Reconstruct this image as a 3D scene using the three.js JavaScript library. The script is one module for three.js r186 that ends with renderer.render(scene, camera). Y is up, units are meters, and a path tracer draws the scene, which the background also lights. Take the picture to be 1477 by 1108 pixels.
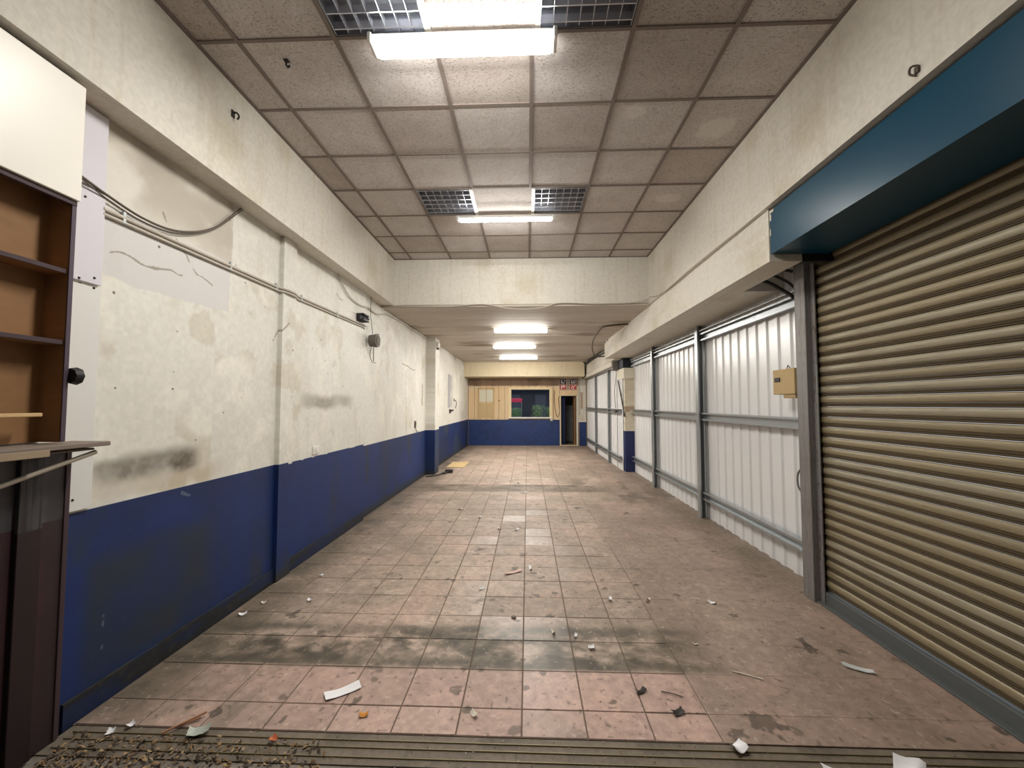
import * as THREE from 'three';
import { RoundedBoxGeometry } from 'three/addons/geometries/RoundedBoxGeometry.js';
import { mergeGeometries, mergeVertices } from 'three/addons/utils/BufferGeometryUtils.js';
import { RectAreaLightUniformsLib } from 'three/addons/lights/RectAreaLightUniformsLib.js';
import { MarchingCubes } from 'three/addons/objects/MarchingCubes.js';

// ------------------------------------------------------------------ camera, sky, exposure
const scene = new THREE.Scene();
const camera = new THREE.PerspectiveCamera(2 * Math.atan(554 / 605) * 180 / Math.PI, 1477 / 1108, 0.05, 200);
camera.rotation.order = 'YXZ';
camera.position.set(0, 1.5, 0);
camera.rotation.set(THREE.MathUtils.degToRad(2.74), THREE.MathUtils.degToRad(2.13), 0);
scene.add(camera);
const renderer = new THREE.WebGLRenderer({ antialias: true });
renderer.toneMapping = THREE.LinearToneMapping;
renderer.toneMappingExposure = 1.1;
renderer.shadowMap.enabled = true;
RectAreaLightUniformsLib.init();
scene.background = new THREE.Color().setRGB(0.85, 0.92, 1.02);      // dull overcast evening sky over the street
const TUBE_LIGHT = 190, TUBE_GLOW = 22;

// ------------------------------------------------------------------ helpers
let seed = 12345;
const rnd = () => { seed = (seed * 1664525 + 1013904223) >>> 0; return seed / 4294967296; };
const rr = (a, b) => a + (b - a) * rnd();
const hash = (x, y, s) => { let h = (x * 374761393 + y * 668265263 + s * 1274126177) | 0; h = Math.imul(h ^ (h >>> 13), 1274126177); return ((h ^ (h >>> 16)) >>> 0) / 4294967296; };
const sm = t => t * t * (3 - 2 * t);
function vn(x, y, s) {
  const i = Math.floor(x), j = Math.floor(y), u = sm(x - i), v = sm(y - j);
  const a = hash(i, j, s), b = hash(i + 1, j, s), c = hash(i, j + 1, s), d = hash(i + 1, j + 1, s);
  return a + (b - a) * u + (c - a) * v + (a - b - c + d) * u * v;
}
function fbm(x, y, s, o = 4) { let t = 0, a = 0.5, n = 0; for (let k = 0; k < o; k++) { t += a * vn(x, y, s + k); n += a; a *= 0.5; x = x * 2.03 + 3.1; y = y * 2.03 + 1.7; } return t / n; }
const clamp = (x, a = 0, b = 1) => x < a ? a : x > b ? b : x;
const step = (a, b, x) => sm(clamp((x - a) / (b - a)));
const mix3 = (a, b, t) => [a[0] + (b[0] - a[0]) * t, a[1] + (b[1] - a[1]) * t, a[2] + (b[2] - a[2]) * t];
function tex(w, h, fn, srgb = true, wrap = true) {
  const d = new Uint8Array(w * h * 4);
  for (let j = 0; j < h; j++) for (let i = 0; i < w; i++) {
    const c = fn((i + 0.5) / w, (j + 0.5) / h), k = (j * w + i) * 4;
    d[k] = clamp(c[0], 0, 255); d[k + 1] = clamp(c[1], 0, 255); d[k + 2] = clamp(c[2], 0, 255); d[k + 3] = 255;
  }
  const t = new THREE.DataTexture(d, w, h); t.magFilter = THREE.LinearFilter; t.minFilter = THREE.LinearFilter;
  if (srgb) t.colorSpace = THREE.SRGBColorSpace;
  t.wrapS = t.wrapT = wrap ? THREE.RepeatWrapping : THREE.ClampToEdgeWrapping; t.needsUpdate = true; return t;
}
// tileable noise over the unit square
function tfbm(u, v, f, s, o = 4) { let t = 0, a = 0.5, n = 0; for (let k = 0; k < o; k++) {
  const x = u * f, y = v * f, i = Math.floor(x), j = Math.floor(y), p = sm(x - i), q = sm(y - j), w = n2 => ((n2 % f) + f) % f;
  const A = hash(w(i), w(j), s + k), B = hash(w(i + 1), w(j), s + k), C = hash(w(i), w(j + 1), s + k), D = hash(w(i + 1), w(j + 1), s + k);
  t += a * (A + (B - A) * p + (C - A) * q + (A - B - C + D) * p * q); n += a; a *= 0.5; f *= 2; } return t / n; }
const per = (t, mx, my) => { const c = t.clone(); c.repeat.set(1 / mx, 1 / my); c.needsUpdate = true; return c; };
const mat = (o) => new THREE.MeshStandardMaterial(Object.assign({ roughness: 0.8, metalness: 0 }, o));
const phys = (o) => new THREE.MeshPhysicalMaterial(o);

// box with uv in metres, given by its extents
function boxGeo(x0, x1, y0, y1, z0, z1) {
  const P = [], N = [], U = [], I = [];
  const face = (pts, n, uv) => { const b = P.length / 3; pts.forEach((p, k) => { P.push(...p); N.push(...n); U.push(...uv(p)); }); I.push(b, b + 1, b + 2, b, b + 2, b + 3); };
  const zx = p => [p[2], p[1]], xz = p => [p[0], p[2]], xy = p => [p[0], p[1]];
  face([[x1, y0, z1], [x1, y0, z0], [x1, y1, z0], [x1, y1, z1]], [1, 0, 0], zx);
  face([[x0, y0, z0], [x0, y0, z1], [x0, y1, z1], [x0, y1, z0]], [-1, 0, 0], zx);
  face([[x0, y1, z1], [x1, y1, z1], [x1, y1, z0], [x0, y1, z0]], [0, 1, 0], xz);
  face([[x0, y0, z0], [x1, y0, z0], [x1, y0, z1], [x0, y0, z1]], [0, -1, 0], xz);
  face([[x0, y0, z1], [x1, y0, z1], [x1, y1, z1], [x0, y1, z1]], [0, 0, 1], xy);
  face([[x1, y0, z0], [x0, y0, z0], [x0, y1, z0], [x1, y1, z0]], [0, 0, -1], xy);
  const g = new THREE.BufferGeometry();
  g.setAttribute('position', new THREE.Float32BufferAttribute(P, 3)); g.setAttribute('normal', new THREE.Float32BufferAttribute(N, 3));
  g.setAttribute('uv', new THREE.Float32BufferAttribute(U, 2)); g.setIndex(I); return g;
}
const used = {};
const numbered = n => { const k = used[n] = (used[n] ?? -1) + 1; return k ? n + '_' + String(k).padStart(3, '0') : n; };
function add(name, geo, m, parent = scene) {
  const g = Array.isArray(geo) ? mergeGeometries(geo.map(x => x.index ? x.toNonIndexed() : x)) : geo;
  const o = new THREE.Mesh(g, m); o.name = parent === scene ? numbered(name) : name;
  o.castShadow = o.receiveShadow = true; parent.add(o); return o;
}
function tag(o, label, category, group, kind) { o.userData.label = label; o.userData.category = category; if (group) o.userData.group = group; if (kind) o.userData.kind = kind; return o; }
function thing(name, label, category, pos = [0, 0, 0], group, kind) { const o = new THREE.Group(); o.name = numbered(name); o.position.set(...pos); scene.add(o); return tag(o, label, category, group, kind); }
const struct = (name, geo, m, label, category) => tag(add(name, geo, m), label, category, null, 'structure');
const rbox = (w, h, d, r, x = 0, y = 0, z = 0) => new RoundedBoxGeometry(w, h, d, 2, r).translate(x, y, z);
const tube = (pts, r, seg = 24, rad = 6, closed = false) => new THREE.TubeGeometry(new THREE.CatmullRomCurve3(pts.map(p => new THREE.Vector3(...p)), closed), seg, r, rad, closed);
const cyl = (r, h, n = 12) => new THREE.CylinderGeometry(r, r, h, n);
function bar(a, b, r, n = 8) { const A = new THREE.Vector3(...a), B = new THREE.Vector3(...b), d = B.clone().sub(A), g = cyl(r, d.length(), n); g.applyQuaternion(new THREE.Quaternion().setFromUnitVectors(new THREE.Vector3(0, 1, 0), d.normalize())); return g.translate((A.x + B.x) / 2, (A.y + B.y) / 2, (A.z + B.z) / 2); }
// polygon [a, b] swept along one axis; axis 'z': (a, b) = (x, y); 'y': (x, z); flat shaded, uv in metres along the sweep
function sweep(poly, axis, from, to) {
  const P = [], U = [], I = []; const pt = (p, t) => axis === 'z' ? [p[0], p[1], t] : axis === 'y' ? [p[0], t, p[1]] : [t, p[0], p[1]];
  let run = 0;
  for (let k = 0; k < poly.length; k++) {
    const a = poly[k], b = poly[(k + 1) % poly.length], l = Math.hypot(b[0] - a[0], b[1] - a[1]), s = P.length / 3;
    P.push(...pt(a, from), ...pt(b, from), ...pt(b, to), ...pt(a, to)); U.push(from, run, from, run + l, to, run + l, to, run); run += l;
    I.push(s, s + 1, s + 2, s, s + 2, s + 3);
  }
  const tri = THREE.ShapeUtils.triangulateShape(poly.map(p => new THREE.Vector2(...p)), []);
  for (const t of [from, to]) { const s = P.length / 3; poly.forEach(p => { P.push(...pt(p, t)); U.push(p[0], p[1]); }); tri.forEach(f => I.push(s + f[0], s + f[1], s + f[2])); }
  const g = new THREE.BufferGeometry(); g.setAttribute('position', new THREE.Float32BufferAttribute(P, 3)); g.setAttribute('uv', new THREE.Float32BufferAttribute(U, 2)); g.setIndex(I);
  const n = g.toNonIndexed(); n.computeVertexNormals(); return n;
}

// ------------------------------------------------------------------ textures and materials
const XL = -2.15, XR = 2.36, ZB = -15.3, ZF = 0.6, CEIL = 3.65, LOW = 2.93;
// floor stain map: u over x -2.3 .. 2.5, v over z, finer near the front
const floorV = z => z > -5 ? (0.6 - z) / 5.6 * 0.6 : 0.6 + (-5 - z) / 10.5 * 0.4;
const floorZ = v => v < 0.6 ? 0.6 - v / 0.6 * 5.6 : -5 - (v - 0.6) / 0.4 * 10.5;
const marks = []; for (let k = 0; k < 300; k++) { const z = -2 - 9 * Math.pow(rnd(), 1.4); marks.push([rr(-2, 2.2), z, rr(0.010, 0.032) * (rnd() < 0.12 ? 1.9 : 1), rr(0.35, 0.9)]); }
const cell = {}; const bin = (x, z) => Math.floor(x * 2) + ',' + Math.floor(z * 2);
marks.forEach(m => { for (let a = -1; a < 2; a++) for (let b = -1; b < 2; b++) (cell[(Math.floor(m[0] * 2) + a) + ',' + (Math.floor(m[1] * 2) + b)] ??= []).push(m); });
const floorMap = tex(1536, 2048, (u, v) => {
  const x = -2.3 + u * 4.8, z = floorZ(v), n1 = fbm(x * 1.3, z * 1.3, 3, 5), n2 = fbm(x * 5, z * 5, 11, 4), n3 = fbm(x * 30, z * 30, 17, 2), n4 = fbm(x * 13, z * 15, 19, 3);
  const ti = Math.floor((x + 0.03) / 0.3), tj = Math.floor((z + 2.14) / 0.3), tone = hash(ti, tj, 5), far = step(-2.42, -2.46, z + 0.02 * (n2 - 0.5));
  let c = mix3([178, 149, 138], [168, 149, 134], far);
  c = mix3(c, tone > 0.5 ? [200, 174, 160] : [152, 134, 120], Math.abs(tone - 0.5) * 0.8);
  const film = clamp(0.30 + 0.75 * (n1 - 0.42) * 1.6 + 0.7 * (n2 - 0.5) + 0.8 * (n4 - 0.5), 0, 0.85);          // brown grime film in patches
  c = mix3(c, [128, 115, 100], film * (z > -2.42 && x < 0.87 && x > -1.4 ? 0.35 : 0.9));
  // right strip never swept
  const rs = step(0.80, 0.95, x + 0.10 * (n2 - 0.5) - (z < -6.4 ? 0.5 : 0));
  c = mix3(c, [134, 116, 103], rs * clamp(0.62 + 0.8 * (n1 - 0.5)));
  const pk = step(0.56, 0.68, fbm(x * 2.4 + 7, z * 2.4, 31, 3)); c = mix3(c, [184, 152, 138], pk * 0.3);
  // black band of dirt across the front
  const w = (n2 - 0.5) * 0.12, b1 = step(-2.93, -2.80, z + w) * (1 - step(-2.47, -2.44, z)) * step(-2.2, -1.9, x) * (1 - step(0.7, 1.25, x + w));
  const blot = step(0.44, 0.60, fbm(x * 3.1, z * 5.2, 41, 4)); c = mix3(c, [74, 67, 55], b1 * clamp(0.22 + 0.55 * blot + 0.9 * (n2 - 0.5) + 1.3 * (n4 - 0.5)));
  const l1 = Math.exp(-Math.pow((z + 2.49 + w * 0.3) / 0.035, 2)) + Math.exp(-Math.pow((z + 2.86 + w * 0.4) / 0.045, 2)); c = mix3(c, [72, 66, 55], clamp(l1) * 0.62 * (1 - step(0.8, 1.3, x)) * clamp(0.3 + n2));
  // second band far down the hall
  const b2 = step(-7.95, -7.8, z + w) * (1 - step(-7.35, -7.2, z + w)) * step(-2.1, -1.7, x) * (1 - step(0.9, 1.7, x + 2 * w)); c = mix3(c, [76, 66, 52], b2 * clamp(0.45 + 0.9 * (n2 - 0.3)));
  const b3 = step(0.5, 0.64, fbm(x * 2.2, z * 1.6, 51, 4)) * step(0.6, 1.0, x) * step(-8.8, -8, z) * (1 - step(-7, -6, z)); c = mix3(c, [84, 73, 60], 0.6 * b3);
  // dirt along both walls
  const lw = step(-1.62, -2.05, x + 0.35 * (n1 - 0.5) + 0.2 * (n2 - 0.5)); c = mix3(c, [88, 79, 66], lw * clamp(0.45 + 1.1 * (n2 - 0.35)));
  const rw = step(1.75, 2.2, x + 0.3 * (n1 - 0.5)) * step(-3.3, -4, z); c = mix3(c, [116, 104, 90], rw * clamp(0.4 + (n2 - 0.35)));
  for (const m of cell[bin(x, z)] ?? []) { const dx = x - m[0], dz = (z - m[1]), d = Math.hypot(dx, dz) / m[2] + (n3 - 0.5) * 1.8 + (n4 - 0.5) * 2.6; if (d < 1) c = mix3(c, [72, 62, 53], 0.8 * m[3] * step(1, 0.55, d)); }
  const n5 = hash(Math.floor(x * 260), Math.floor(z * 200), 23), sp = vn(x * 55, z * 55, 29); if (sp > 0.86) c = mix3(c, [84, 74, 64], 0.5 * step(0.86, 0.93, sp)); if (sp < 0.10) c = mix3(c, [208, 194, 180], 0.35);
  const g = 0.86 + 0.2 * n3 + 0.08 * n5; return [c[0] * g, c[1] * g, c[2] * g];
}, true, false);
const floorRough = tex(512, 512, (u, v) => { const n = tfbm(u, v, 6, 71, 5), k = 105 + 120 * n; return [k, k, k]; }, false);
const fineBump = tex(512, 512, (u, v) => { const k = 255 * (0.6 * tfbm(u, v, 8, 81, 5) + 0.4 * tfbm(u, v, 64, 91, 2)); return [k, k, k]; }, false);
const M = {};
M.tile = mat({ map: floorMap, roughness: 0.62, bumpMap: fineBump, bumpScale: 0.0006 });
M.tileShine = mat({ map: floorMap, roughness: 0.44, bumpMap: fineBump, bumpScale: 0.0004 });
M.grout = mat({ color: 0x6a5c50, roughness: 0.95 });
const concMap = tex(512, 512, (u, v) => { const n = tfbm(u, v, 5, 101, 6), m = tfbm(u, v, 40, 111, 3), k = 92 + 56 * n + 30 * (m - 0.5); return [k * 1.05, k * 0.98, k * 0.90]; });
M.concrete = mat({ map: per(concMap, 1.6, 1.6), roughness: 0.9, bumpMap: per(fineBump, 0.7, 0.7), bumpScale: 0.003 });
M.track = mat({ map: per(concMap, 0.7, 0.7), color: 0xd8d2c8, roughness: 0.7 });
M.railBrass = mat({ color: 0x8a7f62, roughness: 0.5, metalness: 0.6 });

// cream plaster for beams, with rubbed patches, drips and hairline cracks
const plasterMap = tex(1024, 1024, (u, v) => {
  const n = tfbm(u, v, 4, 121, 6), m = tfbm(u, v, 24, 131, 4), st = tfbm(u * 1, v * 0.08, 48, 141, 3);
  let c = mix3([219, 215, 205], [210, 205, 192], clamp(n * 1.5 - 0.3)); c = mix3(c, [192, 180, 156], 0.4 * step(0.60, 0.8, n) + 0.22 * step(0.58, 0.8, st));
  c = mix3(c, [224, 219, 204], 0.3 * step(0.60, 0.8, m)); const k = 0.96 + 0.08 * tfbm(u, v, 128, 151, 2); return c.map(a => a * k);
});
M.plaster = mat({ map: per(plasterMap, 2.6, 2.6), roughness: 0.82, bumpMap: per(fineBump, 0.9, 0.9), bumpScale: 0.002 });
M.plasterYellow = mat({ map: per(plasterMap, 3.1, 3.1), color: 0xf0e4cc, roughness: 0.85 });

// left wall, near part: u over z 0.6 .. -3.75, v over y 0 .. 3
const BLUE = [5, 38, 94];
function dadoColor(z, y, n1, n2, n3) {
  let c = mix3(BLUE, [7, 44, 106], clamp((n2 - 0.4) * 2));
  c = mix3(c, [8, 28, 66], step(0.45, 0.75, n1) * 0.7);
  c = mix3(c, [42, 46, 54], 0.65 * step(0.62, 0.8, fbm(z * 3, y * 1.2, 207, 4)));
  if (n3 > 0.83) c = mix3(c, [62, 70, 86], 0.35);
  const base = step(0.14, 0.03, y + 0.08 * (n2 - 0.5)); return mix3(c, [44, 42, 40], base * clamp(0.3 + n2));
}
function wallWhite(z, y, n1, n2, n3) {
  let c = mix3([225, 224, 216], [213, 210, 200], clamp(n1 * 1.5 - 0.25)); c = mix3(c, [234, 231, 218], 0.5 * step(0.52, 0.7, n2));
  c = mix3(c, [190, 182, 162], 0.22 * step(0.54, 0.76, fbm(z * 5, y * 1.6, 211, 5)));
  c = mix3(c, [176, 166, 146], 0.38 * step(0.55, 0.7, fbm(z * 2.2 + 3, y * 2.6, 213, 5)) * step(0.5, 0.62, n2)); const k = 0.965 + 0.07 * n3; return c.map(a => a * k);
}
const specks = []; for (let k = 0; k < 70; k++) specks.push([rr(-9, -1.9), rr(1.02, 2.9), rr(0.003, 0.0075)]);
const scratch = (z, y, z0, y0, z1, y1, w) => { const dz = z1 - z0, dy = y1 - y0, t = clamp(((z - z0) * dz + (y - y0) * dy) / (dz * dz + dy * dy)), n = (fbm(z * 9, y * 9, 77, 2) - 0.5) * 0.06; return step(w, w * 0.3, Math.hypot(z - z0 - dz * t, y - y0 - dy * t + n)); };
function wallColor(z, y) {
  const n1 = fbm(z * 0.9, y * 0.9, 61, 5), n2 = fbm(z * 4.5, y * 4.5, 65, 4), n3 = fbm(z * 40, y * 40, 69, 2);
  const top = z < -5.45 ? 0.945 : z < -3.66 ? 0.97 : 0.985;
  if (y < top + 0.004 * (n2 - 0.5)) {
    let c = dadoColor(z, y, n1, n2, n3);
    const patch = step(-3.0, -2.72, z + 0.25 * (n1 - 0.5)) * step(0.80, 0.66, y + 0.12 * (n2 - 0.5)) * step(0.05, 0.2, y) * (1 - step(-2.06, -1.96, z)); c = mix3(c, [40, 44, 50], patch * clamp(0.35 + 0.9 * (n2 - 0.2)));
    c = mix3(c, [44, 44, 44], 0.6 * step(-1.93, -1.85, z) * n2);
    if (scratch(z, y, -2.62, 0.92, -2.56, 0.95, 0.012) > 0.3 || scratch(z, y, -2.10, 0.42, -2.10, 0.22, 0.008) > 0.3) c = mix3(c, [110, 116, 128], 0.7);
    const far = z < -8.9 ? step(0.5, 0.62, fbm(z * 1.5, y * 0.7, 221, 3)) * 0.55 : 0; c = mix3(c, [62, 68, 76], far);
    if (z < -7.6 && z > -8.95) c = mix3(c, [70, 74, 78], 0.5 * step(-8.5, -8.9, z) * step(0.7, 0.2, y) * n2);
    return c;
  }
  let c = wallWhite(z, y, n1, n2, n3);
  // grey-lilac square of newer filler and the raw patches above it
  const e = 0.02 * (n2 - 0.5);
  if (z < -1.95 && z > -2.915 + e * 0.3 && y > 2.15 + e * 3 && y < 2.52) c = mix3(c, [206, 203, 202], 0.85);
  if (z < -1.95 && z > -2.93 + e && y >= 2.52) { c = mix3(c, [214, 208, 196], 0.6); c = mix3(c, [172, 164, 150], 0.75 * step(0.42, 0.6, fbm(z * 2.6, y * 2.6, 225, 4)) * step(2.45, 2.7, y + 0.5 * (n1 - 0.5))); }
  // sooty dirt blotches below the beam, with its shade painted in
  const sootShade = step(2.78, 2.97, y + 0.28 * (fbm(z * 2.4, y * 3, 231, 4) - 0.5)); c = mix3(c, [136, 128, 116], sootShade * clamp(1.3 * (n2 - 0.15)) * 0.7);
  // rubbed black smudges
  const smudge = (z0, z1, y0, sl, h, k) => { const t = (z - z0) / (z1 - z0); if (t < -0.12 || t > 1.12) return 0; const d = Math.abs(y - (y0 + sl * t) + 0.09 * (n2 - 0.5)) / h; return k * step(1, 0.2, d) * step(-0.12, 0.08, t) * step(1.12, 0.85, t) * clamp(0.25 + 1.4 * (n2 - 0.15)) * (0.75 + 0.5 * n3); };
  c = mix3(c, [78, 70, 58], clamp(smudge(-2.02, -2.66, 1.14, 0.03, 0.10, 0.85)));
  c = mix3(c, [170, 150, 120], clamp(smudge(-1.95, -2.9, 1.05, 0, 0.08, 0.4)));
  c = mix3(c, [128, 120, 106], clamp(smudge(-3.95, -5.05, 1.53, 0.0, 0.10, 0.62)));
  const fl = step(-12.1, -12.0, z) * step(-11.3, -11.4, z) * step(1.38, 1.42, y) * step(2.34, 2.3, y); c = mix3(c, [150, 148, 148], 0.55 * fl * n2 * 1.5);
  for (const [a, b, c2, d, w] of [[-2.35, 2.62, -2.62, 2.34, 0.010], [-2.62, 2.34, -2.75, 2.32, 0.007], [-2.05, 2.28, -2.5, 2.30, 0.007], [-3.62, 2.22, -3.45, 2.06, 0.012], [-4.6, 2.75, -4.75, 2.70, 0.01], [-7.4, 2.1, -7.5, 1.0, 0.012], [-8.0, 2.15, -7.2, 2.2, 0.014], [-13.4, 2.8, -13.4, 1.0, 0.03]]) if (scratch(z, y, a, b, c2, d, w) > 0.4) c = mix3(c, [126, 116, 100], 0.65);
  for (const s of specks) if (Math.abs(z - s[0]) < s[2] && Math.hypot(z - s[0], y - s[1]) < s[2]) c = mix3(c, [70, 60, 50], 0.8);
  return c;
}
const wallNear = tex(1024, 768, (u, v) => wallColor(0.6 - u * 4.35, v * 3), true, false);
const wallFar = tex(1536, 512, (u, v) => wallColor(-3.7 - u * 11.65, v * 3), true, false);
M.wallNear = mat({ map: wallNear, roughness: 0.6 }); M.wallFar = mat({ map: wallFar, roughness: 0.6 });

// mineral ceiling board: small fissures and pits
const pits = []; for (let k = 0; k < 520; k++) pits.push([rnd(), rnd(), rr(0.004, 0.013), rr(0.0022, 0.0045), rr(-0.5, 0.5)]);
const pb = {}; pits.forEach(p => { for (let a = -1; a < 2; a++) for (let b = -1; b < 2; b++) (pb[(Math.floor(p[0] * 20) + a) + ',' + (Math.floor(p[1] * 20) + b)] ??= []).push(p); });
const pit = (u, v) => { let d = 0; for (const p of pb[Math.floor(u * 20) + ',' + Math.floor(v * 20)] ?? []) { const a = (u - p[0]) * Math.cos(p[4]) + (v - p[1]) * Math.sin(p[4]), b = -(u - p[0]) * Math.sin(p[4]) + (v - p[1]) * Math.cos(p[4]); d = Math.max(d, step(1.15, 0.7, Math.hypot(a / p[2], b / p[3]))); } return d; };
const boardTex = (s, spot) => tex(384, 384, (u, v) => {
  const n = tfbm(u, v, 4, s, 5), m = tfbm(u, v, 60, s + 9, 2); let c = mix3([206, 200, 197], [190, 182, 177], n); c = c.map(a => a * (0.93 + 0.14 * m));
  c = mix3(c, [122, 110, 102], 0.7 * pit(u, v));
  if (spot) { const d = Math.hypot((u - spot[0]) / spot[2], (v - spot[1]) / spot[3]) + 1.3 * (n - 0.5) + 0.5 * (m - 0.5); c = mix3(c, [222, 218, 212], 0.6 * step(1, 0.85, d)); }
  return c;
});
const pitBump = tex(384, 384, (u, v) => { const k = 200 - 170 * pit(u, v) + 40 * (tfbm(u, v, 60, 5, 2) - 0.5); return [k, k, k]; }, false);
const boards = [boardTex(301), boardTex(321)].map(t => mat({ map: t, bumpMap: pitBump, bumpScale: 0.003, roughness: 0.95 }));
boards.push(mat({ map: boards[0].map, color: 0xeae6e2, bumpMap: pitBump, bumpScale: 0.003, roughness: 0.95 }));
const patched = [boardTex(341, [0.30, 0.78, 0.16, 0.14]), boardTex(351, [0.46, 0.42, 0.30, 0.24]), boardTex(361, [0.5, 0.5, 0.22, 0.16])].map(t => mat({ map: t, bumpMap: pitBump, bumpScale: 0.003, roughness: 0.95 }));
M.tee = mat({ color: 0x7c7069, roughness: 0.7 });
M.slab = mat({ map: per(concMap, 2, 2), roughness: 0.95 });
M.whitePaint = mat({ color: 0xe4e2dc, roughness: 0.45 });
M.mirrorTray = mat({ color: 0xb9bcc4, roughness: 0.3, metalness: 0.85 });
M.louvre = mat({ color: 0xd8dae0, roughness: 0.28, metalness: 0.8 });
M.glow = mat({ color: 0xffffff, emissive: 0xfffcf6, emissiveIntensity: TUBE_GLOW, roughness: 0.3 });
M.galv = mat({ color: 0xa9aeb0, roughness: 0.36, metalness: 0.75, bumpMap: per(fineBump, 0.3, 0.3), bumpScale: 0.0005 });
const steelMap = tex(256, 512, (u, v) => { const n = tfbm(u, v, 6, 401, 5), m = tfbm(u, v, 40, 411, 3); let c = mix3([118, 115, 113], [142, 139, 136], n); c = mix3(c, [74, 60, 50], 0.6 * step(0.6, 0.75, m)); return c; });
M.darkSteel = mat({ map: per(steelMap, 0.5, 1.2), roughness: 0.55, metalness: 0.25 });
M.sheet = mat({ color: 0xdcdcdc, roughness: 0.28, metalness: 0.0 });
const shMap = tex(512, 256, (u, v) => { const n = tfbm(u, v, 5, 421, 5), m = tfbm(u * 0.3, v, 48, 431, 3); let c = mix3([158, 149, 127], [140, 131, 109], n); c = mix3(c, [114, 98, 74], 0.5 * step(0.6, 0.78, m)); return c; });
M.slat = [0, 1, 2].map(k => mat({ map: per(shMap, 1.9 + k * 0.3, 0.35), color: [0xffffff, 0xeae4d8, 0xf6efe2][k], roughness: 0.42, metalness: 0.15 }));
M.slatJoint = mat({ map: per(shMap, 1.3, 0.2), color: 0x90836f, roughness: 0.8 });
M.teal = phys({ color: 0x0c4259, roughness: 0.30, specularIntensity: 0.55 });
M.black = mat({ color: 0x17151a, roughness: 0.6 });
M.cable = mat({ color: 0x5d5348, roughness: 0.7 });
M.cableDark = mat({ color: 0x2e2925, roughness: 0.7 });
M.conduit = mat({ color: 0xbdb6a9, roughness: 0.6 });
M.paper = mat({ color: 0xe9e8ea, roughness: 0.8, side: THREE.DoubleSide });
M.paperWarm = mat({ color: 0xd9d2c0, roughness: 0.85, side: THREE.DoubleSide });
M.leaf = mat({ color: 0x8a6a42, roughness: 0.9, side: THREE.DoubleSide });
const plyMap = tex(512, 512, (u, v) => { const n = tfbm(u * 0.35, v, 24, 441, 4), m = tfbm(u, v, 4, 451, 4); let c = mix3([156, 116, 76], [134, 98, 62], n); c = mix3(c, [118, 84, 52], 0.6 * step(0.5, 0.75, m)); return c; });
M.ply = mat({ map: per(plyMap, 0.9, 0.9), roughness: 0.7 });
M.plyEdge = mat({ color: 0x3c2a30, roughness: 0.7 });
M.lacquer = mat({ color: 0xeeeae0, roughness: 0.35 });

// ------------------------------------------------------------------ lamps
function lamp(name, label, x0, x1, y, z, tubes, group) {
  const L = x1 - x0, xc = (x0 + x1) / 2, w = tubes === 2 ? 0.15 : 0.07, t = thing(name, label, 'light', [xc, y, z], group);
  add('housing', [rbox(L, 0.03, w * 0.62, 0.006, 0, 0.035, 0)], M.whitePaint, t);
  for (const s of [-1, 1]) add('lampholder', [rbox(0.022, 0.058, w * 0.86, 0.006, s * (L / 2 + 0.004), 0.018, 0)], M.whitePaint, t);
  const zs = tubes === 2 ? [-0.05, 0.05] : [0];
  for (const dz of zs) { const g = add('tube', new THREE.CapsuleGeometry(0.019, L - 0.06, 4, 14).rotateZ(Math.PI / 2).translate(0, 0, dz), M.glow, t); g.userData.label = 'glowing white fluorescent tube'; }
  for (const a of [-0.52, 0.52]) {
    const r = new THREE.RectAreaLight(0xfffbf4, TUBE_LIGHT * (tubes === 2 ? 1.15 : 1), L - 0.08, tubes === 2 ? 0.05 : 0.035);
    r.position.set(0, -0.030, a > 0 ? 0.030 : -0.030); r.rotation.x = -Math.PI / 2 + (a > 0 ? -a : -a); t.add(r);
  }
  return t;
}
lamp('fluorescent_lamp', 'twin tube fluorescent lamp under the foremost louvred ceiling panel', -0.89, 0.155, 3.56, -2.305, 2);
lamp('fluorescent_lamp', 'single tube fluorescent lamp under the louvred panel nearer the cross beam', -0.775, 0.285, 3.56, -4.60, 1);
lamp('fluorescent_lamp', 'fluorescent lamp on the plank ceiling just behind the cross beam', -0.63, 0.38, 2.875, -7.89, 2);
lamp('fluorescent_lamp', 'fluorescent lamp on the plank ceiling, middle one of three', -0.83, 0.20, 2.875, -10.13, 2);
lamp('fluorescent_lamp', 'fluorescent lamp on the plank ceiling next to the far wall beam', -0.84, 0.29, 2.875, -12.62, 2);

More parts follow.
